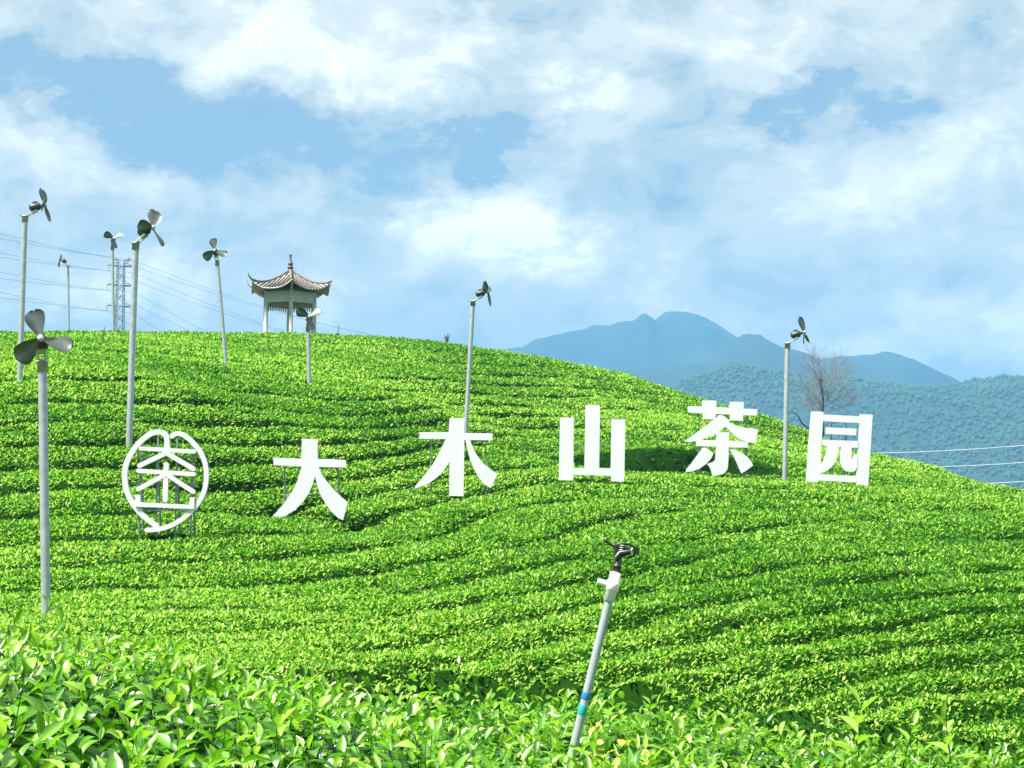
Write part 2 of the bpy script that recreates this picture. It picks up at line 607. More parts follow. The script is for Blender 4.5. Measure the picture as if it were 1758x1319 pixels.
# keep what the camera or a step to the side of it could see
half = (PW / 2) / FPX
inside = (np.abs(GX) < half * GY + 2.5) & (GY < 100) & (GY > yf - .30)
# drop what lies beyond the crest
sl = (CAN - CAM_Z) / GY
run = np.maximum.accumulate(sl, axis=1)
inside &= (run - sl) < .045

cell = inside[:-1, :-1] & inside[1:, 1:]
nx, ny = GX.shape
idx = np.arange(nx * ny).reshape(nx, ny)
ci, cj = np.nonzero(cell)
NRc = NR[:-1, :-1]
cell_row = np.floor(NRc[ci, cj]).astype(int)
ROWMIN, ROWMAX = -7, 19
cell_row = np.clip(cell_row, ROWMIN, ROWMAX)
big_rows = [r for r in range(ROWMIN, ROWMAX + 1) if (cell_row == r).sum() > 700]
cell_row = np.clip(cell_row, min(big_rows), max(big_rows))
quads = np.stack([idx[ci, cj], idx[ci + 1, cj], idx[ci + 1, cj + 1], idx[ci, cj + 1]], 1)
allv = np.stack([GX.ravel(), GY.ravel(), CAN.ravel()], 1)
gzx, gzy = np.gradient(CAN, STEP)


def norm(a):
    return a / np.maximum(np.linalg.norm(a, axis=1, keepdims=True), 1e-9)


# leaves of the hill: folded two-sided blades spread over the canopy
ca = STEP * STEP * np.sqrt(1 + gzx[ci, cj] ** 2 + gzy[ci, cj] ** 2)
cd = GY[ci, cj]
dens = 1300 * np.clip(14 / cd, .10, 1.05) ** 1.4
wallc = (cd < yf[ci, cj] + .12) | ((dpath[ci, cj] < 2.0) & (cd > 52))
cnt = rng.poisson(np.minimum(ca, STEP * STEP * np.where(cd < 26, 2.2, 1.3)) * np.where(wallc, .55, 1.0) * dens)
li = np.repeat(np.arange(len(ci)), cnt)
n = len(li)
lx = GX[ci[li], cj[li]] + rng.random(n) * STEP
ly = GY[ci[li], cj[li]] + rng.random(n) * STEP
fx = (lx - GX[ci[li], cj[li]]) / STEP
fy = (ly - GY[ci[li], cj[li]]) / STEP


def bil(A):
    a, b = ci[li], cj[li]
    return (A[a, b] * (1 - fx) + A[a + 1, b] * fx) * (1 - fy) + (A[a, b + 1] * (1 - fx) + A[a + 1, b + 1] * fx) * fy


lz = bil(CAN)
nrm = norm(np.stack([-bil(gzx), -bil(gzy), np.ones(n)], 1))
m = norm(nrm * .75 + np.array([0, 0, .45]))
phi = rng.random(n) * 2 * np.pi
hor = np.stack([np.cos(phi), np.sin(phi), np.zeros(n)], 1)
erect = rng.random(n)
alpha = np.radians(12 + 66 * erect)
U = norm(m * np.cos(alpha)[:, None] + hor * np.sin(alpha)[:, None])
NN = norm(m - (m * U).sum(1, keepdims=True) * U + hor * -.15)
S = np.cross(U, NN)
dd = np.hypot(lx, ly)
Lf = (.028 + .028 * rng.random(n)) * np.clip(dd / 14, .9, 7.0) ** .66
Wf = Lf * (.20 + .08 * rng.random(n))
P0 = np.stack([lx, ly, lz], 1) + nrm * (rng.random(n)[:, None] * .05 - .03)
mid = P0 + U * (Lf * .48)[:, None]
fold = (Wf * .5)[:, None]
V = np.empty((n, 4, 3))
V[:, 0] = P0
V[:, 1] = mid - S * Wf[:, None] + NN * fold
V[:, 2] = P0 + U * Lf[:, None] - NN * (Lf * .12)[:, None]
V[:, 3] = mid + S * Wf[:, None] + NN * fold
patch = fbm(lx, ly, 200, 7.0, 3)
tint = np.clip(.50 + .30 * (patch - .5) * 2 + (rng.random(n) - .5) * .95 + (.5 - erect) * .25, 0, 1)
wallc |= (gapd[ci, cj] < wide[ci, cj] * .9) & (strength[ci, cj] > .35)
tint = np.where(wallc[li], tint * .20, tint)          # old leaves on clipped sides; tint also paints shade into walls and row gaps
leaf_row = np.clip(cell_row[li], ROWMIN, ROWMAX)
print('hill leaves', n, flush=True)

ORD = ['first', 'second', 'third', 'fourth', 'fifth', 'sixth', 'seventh', 'eighth', 'ninth', 'tenth', 'eleventh', 'twelfth', 'thirteenth', 'fourteenth',
       'fifteenth', 'sixteenth', 'seventeenth', 'eighteenth', 'nineteenth', 'twentieth', 'twenty-first', 'twenty-second', 'twenty-third', 'twenty-fourth',
       'twenty-fifth', 'twenty-sixth', 'twenty-seventh', 'twenty-eighth']

# soil sheet of the hill and the wide valley ground
sx = np.arange(-90, 110, 2.0)
sy = np.arange(-12, 176, 2.0)
SX, SY = np.meshgrid(sx, sy, indexing='ij')
hz = ground_rbf(SX, np.maximum(SY, 12.0)) - 1.0
near = np.clip((16 - SY) / 8, 0, 1)
hz = hz * (1 - near) + (CAM_Z - 1.75 - .012 * np.clip(SX, -30, 30)) * near
hz = np.clip(hz, -34, 14)
lat = np.clip((np.abs(SX - 5) - 55) / 40, 0, 1)
hz = hz * (1 - lat) + np.minimum(hz, -20) * lat
i2 = np.arange(SX.size).reshape(SX.shape)
q2 = np.stack([i2[:-1, :-1].ravel(), i2[1:, :-1].ravel(), i2[1:, 1:].ravel(), i2[:-1, 1:].ravel()], 1)
o = link('hillside', np_mesh('hillside', np.stack([SX.ravel(), SY.ravel(), hz.ravel()], 1), q2, [M['soil']], smooth=True), None, 'structure')
tag(o, 'brown soil of the tea hill beneath the hedge rows')
VALLEY = -30.0
mbg = MB()
mbg.add([(-6000, -3000, VALLEY), (6000, -3000, VALLEY), (6000, 6000, VALLEY), (-6000, 6000, VALLEY)], [(0, 1, 2, 3)])
o = mbg.build('ground', M['grass_ground'], None, 'structure')
tag(o, 'green valley floor below the tea hill')

tri_q = np.array([[0, 1, 2], [0, 2, 3]])
rows_present = [r for r in range(ROWMIN, ROWMAX + 1) if (cell_row == r).sum() > 200]
for k, r in enumerate(rows_present):
    qs = quads[cell_row == r]
    used = np.unique(qs)
    remap = np.zeros(nx * ny, dtype=np.int64)
    remap[used] = np.arange(len(used))
    bv = allv[used]
    org = Vector(bv.mean(0))
    org.z = float(bv[:, 2].min()) - .3
    if k == 0:
        lab = 'clipped green tea hedge row nearest the foreground bushes, at lower right'
    elif k == len(rows_present) - 1:
        lab = 'highest clipped green tea hedge row, along the crest of the hill'
    else:
        lab = 'clipped green tea hedge row, %s row counted uphill from the foreground bushes' % ORD[k]
    t = thing('tea_hedge_row', org, lab, 'tea hedge', 'tea hedge rows on the hill')
    ov = np.array(org)
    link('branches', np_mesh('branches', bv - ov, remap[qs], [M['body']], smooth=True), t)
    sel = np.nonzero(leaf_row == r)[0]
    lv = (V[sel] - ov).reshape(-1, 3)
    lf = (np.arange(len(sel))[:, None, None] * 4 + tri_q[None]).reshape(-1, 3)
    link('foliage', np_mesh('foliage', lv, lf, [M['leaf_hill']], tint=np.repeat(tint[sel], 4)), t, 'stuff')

# ------------------------------------------------------------------ foreground tea bushes
FG = [(0, 1058, 6.0), (250, 1100, 6.6), (500, 1150, 7.6), (750, 1185, 8.8), (950, 1197, 9.3), (1200, 1217, 9.8), (1450, 1245, 10.0), (1758, 1292, 10.3),
      (0, 1400, 2.9), (500, 1400, 3.6), (950, 1405, 4.3), (1450, 1420, 5.2), (1758, 1430, 5.8), (-300, 1040, 5.6), (-300, 1390, 2.6), (2060, 1330, 10.4), (2060, 1450, 6.2),
      (250, 1240, 4.6), (750, 1285, 6.2), (1200, 1310, 7.2), (1600, 1335, 8.0)]
fp = np.array([tuple(at(*q)) for q in FG])
fg_rbf = RBF(fp[:, :2], fp[:, 2], 1e-3)
bx_ = [at(px, 1100, d).x for px, py, d in [FG[13]] + FG[:8] + [FG[15]]]
by_ = [d for px, py, d in [FG[13]] + FG[:8] + [FG[15]]]


def fg_surface(x, y):
    yb = np.interp(x, bx_, by_) + (fbm(x, y, 310, .8, 3) - .5) * .7
    z = fg_rbf(x, np.clip(y, 2.4, 10.6)) + (fbm(x, y, 300, 1.1, 3) - .5) * .20 - .01
    lo = np.clip((y - yb + 1.7) / 1.3, 0, 1) * np.clip((x + 1.9) / 1.3, 0, 1)
    z = z - .31 * lo * lo
    e = np.clip((yb - y + .10) / .5, 0, 1)
    z = z - .8 * (1 - e * e * (3 - 2 * e))
    return z, yb


FS = .08
fx_ = np.arange(-3.2, 5.4, FS)
fy_ = np.arange(2.2, 11.0, FS)
FX, FY = np.meshgrid(fx_, fy_, indexing='ij')
FZ, FB = fg_surface(FX, FY)
fin = (np.abs(FX) < half * FY + 1.0) & (FY < FB + .45)
fcell = fin[:-1, :-1] & fin[1:, 1:] & fin[1:, :-1] & fin[:-1, 1:]
fi, fj = np.nonzero(fcell)
fid = np.arange(FX.size).reshape(FX.shape)
fq = np.stack([fid[fi, fj], fid[fi + 1, fj], fid[fi + 1, fj + 1], fid[fi, fj + 1]], 1)
fu = np.unique(fq)
rm = np.zeros(FX.size, dtype=np.int64)
rm[fu] = np.arange(len(fu))
fv = np.stack([FX.ravel(), FY.ravel(), FZ.ravel() - .10], 1)[fu]
hedge_org = Vector((0.6, 6.0, 0.0))
hedge = thing('tea_bush', hedge_org, 'leafy tea bushes with large glossy leaves filling the bottom foreground', 'tea bush')
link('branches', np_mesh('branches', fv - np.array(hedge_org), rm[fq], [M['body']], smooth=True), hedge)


def leaf_template(curl, fold_, nseg=5, wmax=.20):
    """unit-length leaf along +Y, normal +Z; 3 columns"""
    vs = []
    for i in range(nseg + 1):
        t = i / nseg
        w = wmax * (math.sin(math.pi * min(1, t ** .82)) ** .8) if 0 < t < 1 else 0.006
        if i == 1:
            w = max(w, .09)
        a = curl * t
        y = t if abs(curl) < 1e-3 else math.sin(a) / curl
        z = 0 if abs(curl) < 1e-3 else -(1 - math.cos(a)) / curl
        rip = .012 * (1 if i % 2 else -1)
        vs += [(-w, y, z + w * fold_ + rip), (0, y, z), (w, y, z + w * fold_ - rip)]
    fs = []
    for i in range(nseg):
        b = i * 3
        fs += [(b, b + 1, b + 4, b + 3), (b + 1, b + 2, b + 5, b + 4)]
    return np.array(vs), np.array(fs)


TEMPL = [leaf_template(c, f, 4, w) for c, f, w in [(.6, .50, .23), (1.1, .40, .24), (1.6, .30, .22), (.1, .7, .19), (.8, .8, .21), (.3, .25, .25)]]

VT = np.array([-.05, .10, -.05] * 5)          # paler midrib
sh_n = int(135 * fcell.sum() * FS * FS)
si = rng.integers(0, len(fi), sh_n)
shx = FX[fi[si], fj[si]] + rng.random(sh_n) * FS
shy = FY[fi[si], fj[si]] + rng.random(sh_n) * FS
shz, shb = fg_surface(shx, shy)
sgx = (fg_surface(shx + .1, shy)[0] - shz) / .1
sgy = (fg_surface(shx, shy + .1)[0] - shz) / .1
shn = norm(np.stack([-sgx * .7, -sgy * .7, np.ones(sh_n)], 1))
lean = norm(shn + np.stack([rng.normal(0, .28, sh_n), rng.normal(0, .28, sh_n), np.zeros(sh_n)], 1))
leafP, leafU, leafN, leafL, leafT, leafV, leafTop = [], [], [], [], [], [], []
stem = MB()
for k in range(sh_n):
    b0 = np.array([shx[k], shy[k], shz[k]]) - np.array(hedge_org)
    ax = lean[k]
    hgt = random.uniform(.05, .13) * (1.0 if random.random() < .93 else 1.9)
    nl = random.randint(4, 7)
    a0 = random.random() * 6.28
    young = random.random()
    size = random.uniform(.8, 1.2)
    if (abs(shx[k]) < half * shy[k] + .2) and random.random() < .5:
        stem.tube([b0 - ax * .08, b0 + ax * hgt], [.0022, .0012], 3, False, False)
    for q in range(nl):
        f = q / (nl - 1)
        a = a0 + q * 2.4 + random.uniform(-.4, .4)
        h = np.array([math.cos(a), math.sin(a), 0.0])
        ang_ = R((98 - 62 * f) + random.uniform(-18, 18))
        u = ax * math.cos(ang_) + h * math.sin(ang_)
        u /= np.linalg.norm(u)
        nn = ax - u * (ax @ u) + h * -.02 + np.array([random.uniform(-.25, .25), random.uniform(-.25, .25), 0])
        nn = nn - u * (nn @ u)
        nn /= max(np.linalg.norm(nn), 1e-6)
        leafP.append(b0 + ax * (hgt * f - .05 * (1 - f)))
        leafU.append(u)
        leafN.append(nn)
        leafL.append((.086 - .034 * f) * size * random.uniform(.8, 1.15))
        tv = min(.10 + .56 * f + (young - .5) * .34 + random.uniform(-.22, .24), .86)  # lower leaves darkened to paint deep shade; young tips paler
        if random.random() < .002:
            tv = .97
        leafT.append(tv)
        leafV.append(random.randint(0, 2) if f < .7 else random.choice([3, 3, 4, 0]))
        leafTop.append(f)
leafP, leafU, leafN = map(np.array, (leafP, leafU, leafN))
leafL, leafT, leafV = np.array(leafL), np.array(leafT), np.array(leafV)
wp = leafP + np.array(hedge_org)
# a yellowing patch beside the sprinkler riser
yp = at(1030, 1300, 6.2)
dy = np.hypot(wp[:, 0] - yp.x, (wp[:, 1] - yp.y) * .8)
mk = (dy < .42) & (rng.random(len(wp)) < .6 * np.exp(-(dy / .25) ** 2) + .08)
leafT[mk] = rng.uniform(.88, 1.0, mk.sum())
leafT = np.clip(leafT, 0, 1)
leafS = np.cross(leafU, leafN) * rng.uniform(.72, 1.18, len(leafL))[:, None]
print('foreground leaves', len(leafL))
# the 300 leaves that show largest are parts of their own
sz = leafL / wp[:, 1]
dirz = (wp[:, 2] - CAM_Z) / wp[:, 1]
pxl = PW / 2 + FPX * wp[:, 0] / wp[:, 1]
pyl = 940.5 - FPX * dirz
infr = (pxl > 5) & (pxl < PW - 5) & (pyl < PH - 8)
score = np.where(infr, sz * (1 + .6 * np.array(leafTop)) * np.abs(leafN[:, 2] * .5 + .6), 0)
top300 = np.argsort(-score)[:300]
is_top = np.zeros(len(sz), bool)
is_top[top300] = True
bvs, bfs, bts, off = [], [], [], 0
for v in range(len(TEMPL)):
    s = np.nonzero((leafV == v) & ~is_top)[0]
    tv, tf = TEMPL[v]
    vv = leafP[s][:, None, :] + leafL[s][:, None, None] * (tv[None, :, 0:1] * leafS[s][:, None, :] + tv[None, :, 1:2] * leafU[s][:, None, :] + tv[None, :, 2:3] * leafN[s][:, None, :])
    bvs.append(vv.reshape(-1, 3))
    bfs.append((np.arange(len(s))[:, None, None] * len(tv) + tf[None] + off).reshape(-1, 4))
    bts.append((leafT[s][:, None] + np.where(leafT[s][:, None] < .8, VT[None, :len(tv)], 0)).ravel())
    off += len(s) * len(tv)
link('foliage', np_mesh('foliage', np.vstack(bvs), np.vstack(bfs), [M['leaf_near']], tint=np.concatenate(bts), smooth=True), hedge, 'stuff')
stem.build('stems', M['leaf_near'], hedge, 'stuff')
leaf_cache = {}
for i in top300:
    tb = round(float(leafT[i]) * 8) / 8
    key = (int(leafV[i]), tb)
    if key not in leaf_cache:
        tv, tf = TEMPL[key[0]]
        leaf_cache[key] = np_mesh('leaf', tv, tf, [M['leaf_near']], tint=tb + (VT if tb < .8 else 0 * VT), smooth=True)
    o = link('leaf', leaf_cache[key], hedge)
    mt = Matrix.Identity(4)
    for c_, ax_ in enumerate((leafS[i], leafU[i], leafN[i])):
        for r_ in range(3):
            mt[r_][c_] = ax_[r_] * leafL[i]
    for r_ in range(3):
        mt[r_][3] = leafP[i][r_]
    o.matrix_local = mt


# tall weeds standing out of the bushes at lower right
def weed(px, py, d, h, nl, label, sc=1.0, tilt=0.0):
    p = at(px, py, d)
    t = thing('tall_shoot', p, label, 'plant', 'tall shoots above the foreground bushes')
    t.rotation_euler = (0, R(tilt), 0)
    st = MB()
    st.tube([(0, 0, -.15), (.01, 0, h * .6), (.025, .01, h)], [.004, .003, .0015], 6)
    st.build('stem', M['leaf_near'], t)
    for q in range(nl):
        f = (q + .6) / nl
        a = q * 2.4 + px
        tv, tf = TEMPL[3 if f > .6 else 0]
        key = (3 if f > .6 else 0, .75)
        if key not in leaf_cache:
            leaf_cache[key] = np_mesh('leaf', tv, tf, [M['leaf_near']], tint=.72 + VT, smooth=True)
        lo = link('leaf', leaf_cache[key], t)
        L = .155 * sc * (1.1 - .3 * f) * random.uniform(.8, 1.15)
        lo.scale = (L, L, L)
        lo.location = (.015 * f, 0, h * f)
        lo.rotation_euler = (R(18 + 48 * f + random.uniform(-12, 12)), 0, a + random.uniform(-.5, .5))


weed(1472, 1305, 7.0, .25, 6, 'tall yellow-green shoot with broad upright leaves left of two others at lower right')
weed(1548, 1315, 7.2, .20, 5, 'middle tall shoot rising beside the dark gap at lower right', .62, 14)
weed(1632, 1318, 7.2, .22, 6, 'rightmost tall leafy shoot at the lower right of the foreground', .82, -9)
weed(1155, 1318, 6.6, .14, 5, 'pale leafy shoot right of the leaning sprinkler pipe', .8, 6)

# ------------------------------------------------------------------ sign characters
def zpt(x, y, ox, oy, s):
    return (ox + x / s, oy + y / s)


def sign(name, label, polys, ox, oy, s, d, posts, rails, base_y):
    """polys: list of outlines in zoomed photo pixels; a vertical panel at distance d"""
    cx = sum(zpt(x, y, ox, oy, s)[0] for p in polys for x, y in p) / sum(len(p) for p in polys)
    g = ground_rbf(np.array([at(cx, base_y, d).x]), np.array([d]))[0]
    org = at(cx, base_y, d)
    org.z = float(g) - .75
    t = thing(name, org, label, 'sign character', 'white characters on the tea hill')
    for i, p in enumerate(polys):
        loc = []
        for x, y in p:
            w = at(*zpt(x, y, ox, oy, s), d) - org
            loc.append((w.x, w.z))
        mb = MB()
        mb.prism(loc, -.003 * i, .07 - .003 * i)
        mb.build('stroke', M['white'], t)
    for (px, y0) in posts:
        w = at(px, y0, d) - org
        mb = MB()
        mb.box((w.x, .16, w.z / 2), (.028, .028, w.z))
        mb.build('post', M['frame'], t)
        w2 = at(px, base_y, d) - org
        br = MB()
        br.bar((w.x, .18, w.z * .85), (w.x, .75, 0.1), .03)
        br.build('brace', M['frame'], t)
    for (xa, xb, y) in rails:
        a = at(xa, y, d) - org
        b = at(xb, y, d) - org
        mb = MB()
        mb.box(((a.x + b.x) / 2, .119, a.z), (b.x - a.x, .03, .03))
        mb.build('rail', M['frame'], t)
    return t


DA = [[(607, 100), (818, 112), (815, 372), (1000, 376), (1195, 388), (1190, 487), (1010, 485), (832, 480), (880, 595), (960, 700), (1050, 805), (1130, 880), (1218, 950),
       (1185, 1070), (1155, 1190), (1090, 1160), (1010, 1085), (930, 985), (860, 860), (815, 745), (783, 600), (750, 710), (700, 830), (620, 950), (520, 1050), (400, 1125),
       (290, 1165), (180, 1170), (260, 1090), (350, 990), (430, 880), (505, 760), (560, 630), (600, 490), (600, 468), (420, 462), (230, 458), (226, 356), (420, 362), (600, 368)]]
MU = [[(367, 270), (467, 272), (466, 373), (562, 375), (662, 376), (662, 424), (560, 423), (468, 420), (466, 600), (463, 808), (364, 806), (366, 570), (330, 630), (280, 680),
       (220, 722), (140, 752), (125, 745), (190, 670), (250, 590), (300, 500), (340, 415), (160, 414), (160, 368), (360, 368)],
      [(475, 418), (505, 418), (530, 480), (560, 535), (600, 585), (650, 625), (695, 655), (672, 705), (650, 752), (605, 725), (560, 670), (525, 600), (500, 530), (485, 470)]]
SHAN = [[(1125, 268), (1219, 268), (1216, 614), (1292, 614), (1300, 181), (1399, 183), (1393, 614), (1473, 616), (1478, 280), (1573, 282), (1565, 708), (1475, 706), (1476, 668),
         (1216, 660), (1215, 700), (1116, 698)]]
CHA = [[(375, 143), (577, 148), (570, 240), (768, 248), (772, 163), (965, 166), (960, 262), (1158, 270), (1152, 360), (957, 353), (950, 434), (770, 430), (766, 345), (570, 338),
        (560, 412), (380, 408), (382, 328), (175, 318), (175, 224), (376, 230)],
       [(560, 400), (610, 356), (650, 354), (700, 378), (768, 432), (745, 452), (860, 500), (1000, 535), (1168, 552), (1150, 650), (1128, 748), (1010, 735), (900, 690), (810, 620),
        (745, 560), (700, 515), (640, 570), (560, 625), (450, 670), (330, 715), (200, 733), (110, 725), (210, 660), (340, 570), (460, 480)],
       [(580, 597), (755, 598), (757, 715), (1022, 735), (1025, 815), (750, 808), (748, 960), (740, 1080), (725, 1135), (680, 1180), (600, 1210), (525, 1222), (505, 1150),
        (480, 1090), (440, 1045), (520, 1020), (560, 990), (568, 900), (572, 800), (285, 790), (300, 705), (570, 708)],
       [(385, 812), (430, 815), (535, 895), (500, 970), (430, 1045), (340, 1110), (240, 1150), (145, 1160), (150, 1120), (220, 1040), (300, 930)],
       [(765, 840), (830, 840), (920, 880), (1010, 940), (1070, 1010), (1095, 1065), (1010, 1130), (930, 1180), (900, 1120), (860, 1020), (810, 920)]]
YUAN = [[(190, 140), (215, 133), (362, 143), (355, 280), (330, 620), (320, 890), (298, 1110), (295, 1168), (115, 1160), (140, 750), (165, 420)],
        [(878, 175), (1057, 183), (1030, 600), (1010, 950), (990, 1203), (818, 1190), (825, 1050), (850, 650), (870, 320)],
        [(355, 180), (884, 205), (884, 302), (352, 272)],
        [(295, 1022), (830, 1050), (826, 1142), (290, 1115)],
        [(398, 362), (828, 380), (822, 475), (392, 455)],
        [(345, 535), (600, 548), (855, 555), (850, 652), (760, 648), (752, 812), (770, 815), (795, 735), (840, 770), (838, 930), (800, 985), (740, 992), (670, 980), (615, 920),
         (595, 850), (598, 740), (608, 640), (575, 638), (560, 760), (530, 850), (470, 930), (390, 985), (305, 1018), (312, 915), (360, 840), (395, 740), (412, 628), (342, 618)]]


def sdist(px, py):
    d = hit(px, py, off=-.05)
    return d


sign('sign_character', 'white 大 character with one crossbar and two sweeping legs, right of the emblem', DA, 440, 740, 7.761, sdist(530, 893),
     [(487, 792), (580, 792)], [(484, 584, 803), (484, 584, 850)], 893)
sign('sign_character', 'white 木 character with a crossbar, upright and two sweeping strokes', MU, 680, 650, 3.9955, sdist(785, 856),
     [(739, 748), (834, 748)], [(736, 838, 757), (736, 838, 800)], 853)
sign('sign_character', 'white 山 character of three uprights joined by a low bar', SHAN, 680, 650, 3.9955, sdist(1015, 832),
     [(972, 720), (1017, 706), (1061, 724)], [(962, 1071, 719), (962, 1071, 766)], 827)
sign('sign_character', 'white 茶 character with a grass top above roof-like strokes, in front of the sunken path', CHA, 1160, 670, 8.244, sdist(1240, 822),
     [(1201, 705), (1282, 706)], [(1190, 1295, 705), (1190, 1295, 762)], 820)
sign('sign_character', 'white 园 character in a tall leaning box frame, rightmost of the characters', YUAN, 1370, 690, 8.243, sdist(1440, 840),
     [(1429, 716), (1454, 718), (1398, 712), (1482, 716)], [(1398, 1488, 722), (1393, 1488, 765)], 836)


def stroke_outline(pts, w, n=6):
    """outline of a round-ended stroke; pts and w in pixels"""
    pts = [Vector((x, y)) for x, y in pts]
    ws = w if isinstance(w, list) else [w] * len(pts)
    lft, rgt = [], []
    for i, p in enumerate(pts):
        d = (pts[min(i + 1, len(pts) - 1)] - pts[max(i - 1, 0)]).normalized()
        q = Vector((-d.y, d.x)) * ws[i] * .5
        lft.append(p + q)
        rgt.append(p - q)

    def cap(p, d, r):
        a = math.atan2(d.y, d.x)
        return [p + Vector((math.cos(a + math.pi / 2 - math.pi * k / n), math.sin(a + math.pi / 2 - math.pi * k / n))) * r for k in range(1, n)]
    de = (pts[-1] - pts[-2]).normalized()
    ds = (pts[0] - pts[1]).normalized()
    o_ = lft + cap(pts[-1], de, ws[-1] * .5) + rgt[::-1] + cap(pts[0], ds, ws[0] * .5)
    return [(v.x, v.y) for v in o_]


def smooth_path(pts, k=4):
    P = [Vector((x, y)) for x, y in pts]
    o_ = []
    for i in range(len(P) - 1):
        a, b, c, d = P[max(i - 1, 0)], P[i], P[i + 1], P[min(i + 2, len(P) - 1)]
        for j in range(k):
            t = j / k
            o_.append(.5 * ((2 * b) + (-a + c) * t + (2 * a - 5 * b + 4 * c - d) * t * t + (-a + 3 * b - 3 * c + d) * t ** 3))
    o_.append(P[-1])
    return [(v.x, v.y) for v in o_]


ringl = smooth_path([(605, 355), (605, 230), (590, 170), (545, 140), (490, 138), (420, 160), (340, 220), (265, 300), (200, 400), (160, 500), (148, 600), (155, 700), (180, 800),
                     (225, 890), (290, 980), (370, 1060), (490, 1150)])
ringr = smooth_path([(660, 182), (700, 156), (760, 160), (840, 210), (910, 280), (970, 360), (1015, 470), (1030, 600), (1020, 720), (985, 830), (930, 920), (850, 1010), (750, 1090),
                     (640, 1150), (520, 1185), (390, 1195)])
EMB = [stroke_outline(ringl, 56), stroke_outline(ringr, 50),
       stroke_outline([(325, 315), (900, 348)], 44), stroke_outline([(600, 362), (310, 500)], 50), stroke_outline([(600, 362), (890, 535)], 50),
       stroke_outline([(300, 557), (895, 592)], 46), stroke_outline([(600, 490), (588, 868)], 54), stroke_outline([(592, 598), (300, 752)], 48), stroke_outline([(612, 600), (890, 782)], 46),
       [(268, 815), (318, 815), (322, 895), (852, 922), (855, 842), (905, 842), (902, 968), (880, 968), (268, 942)]]
e = sign('emblem_sign', 'white leaf-shaped round emblem enclosing stacked strokes, left of the characters', EMB, 190, 720, 6.283, sdist(283, 926),
         [(238, 765), (268, 750), (301, 752), (327, 768)], [(233, 332, 785), (226, 338, 830), (236, 330, 876)], 912)
e['category'] = 'emblem'
del e['group']


# ------------------------------------------------------------------ wind machines
def blade_mesh(L=.50):
    mb = MB()
    nseg, th = 8, .006
    prof = [(0.05, -.035, .035), (.12, -.05, .05), (.25, -.085, .085), (.40, -.13, .12), (.56, -.17, .145), (.72, -.195, .155), (.86, -.185, .14), (.95, -.135, .095), (1.0, -.06, .035)]
    top, bot = [], []
    for (t, a, b) in prof:
        tw = R(40 - 22 * t)
        for w in (a, (a + b) / 2, b):
            cup = .03 * (1 - ((w - (a + b) / 2) / max((b - a) / 2, 1e-4)) ** 2)
            x = math.sin(tw) * w - cup        # along the axis
            y = math.cos(tw) * w
            top.append((x + th, y, t * L))
            bot.append((x - th, y, t * L))
    n = len(top)
    fs = []
    for i in range(len(prof) - 1):
        for j in range(2):
            a = i * 3 + j
            fs.append((a, a + 1, a + 4, a + 3))
            fs.append((a + n, a + 3 + n, a + 4 + n, a + 1 + n))
        for j in (0, 2):
            a = i * 3 + j
            fs.append((a, a + 3, a + 3 + n, a + n))
    e_ = (len(prof) - 1) * 3
    fs.append((e_, e_ + 1, e_ + 1 + n, e_ + n))
    fs.append((e_ + 1, e_ + 2, e_ + 2 + n, e_ + 1 + n))
    mb.add(top + bot, fs, True)
    return mb.mesh('blade', M['blade'])


BLADE = blade_mesh()
HEAD = {}


def head_meshes():
    cap = MB()
    cap.lathe([(.085, -.16), (.085, .0), (.10, .0), (.10, .015)], n=16)
    cap.box((-.02, 0, .03), (.26, .10, .022))
    HEAD['cap'] = cap.mesh('pole_cap', M['bracket'])
    arm = MB()
    rot = Matrix.Rotation(-R(28), 3, 'Y')
    arm.box((.17, -.05, .095), (.34, .02, .05), rot)
    arm.box((.17, .05, .095), (.34, .02, .05), rot)
    arm.box((.27, 0, .145), (.14, .14, .02), rot)
    HEAD['arm'] = arm.mesh('arm', M['bracket'])
    mo = MB()
    ax = Matrix.Rotation(R(90 - 12), 3, 'Y')
    mo.lathe([(.05, -.17), (.09, -.15), (.105, -.10), (.105, .09), (.085, .12), (.04, .14), (.03, .24)], (.27, 0, .27), 18, ax)
    mo.box((.25, 0, .385), (.12, .09, .05), Matrix.Rotation(R(-12), 3, 'Y'))
    HEAD['motor'] = mo.mesh('motor', M['steel_dark'])
    hb = MB()
    hb.lathe([(.03, -.04), (.055, -.03), (.055, .035), (.02, .055)], (0, 0, 0), 14, Matrix.Rotation(R(90), 3, 'Y'))
    HEAD['hub'] = hb.mesh('hub', M['bracket'])


head_meshes()


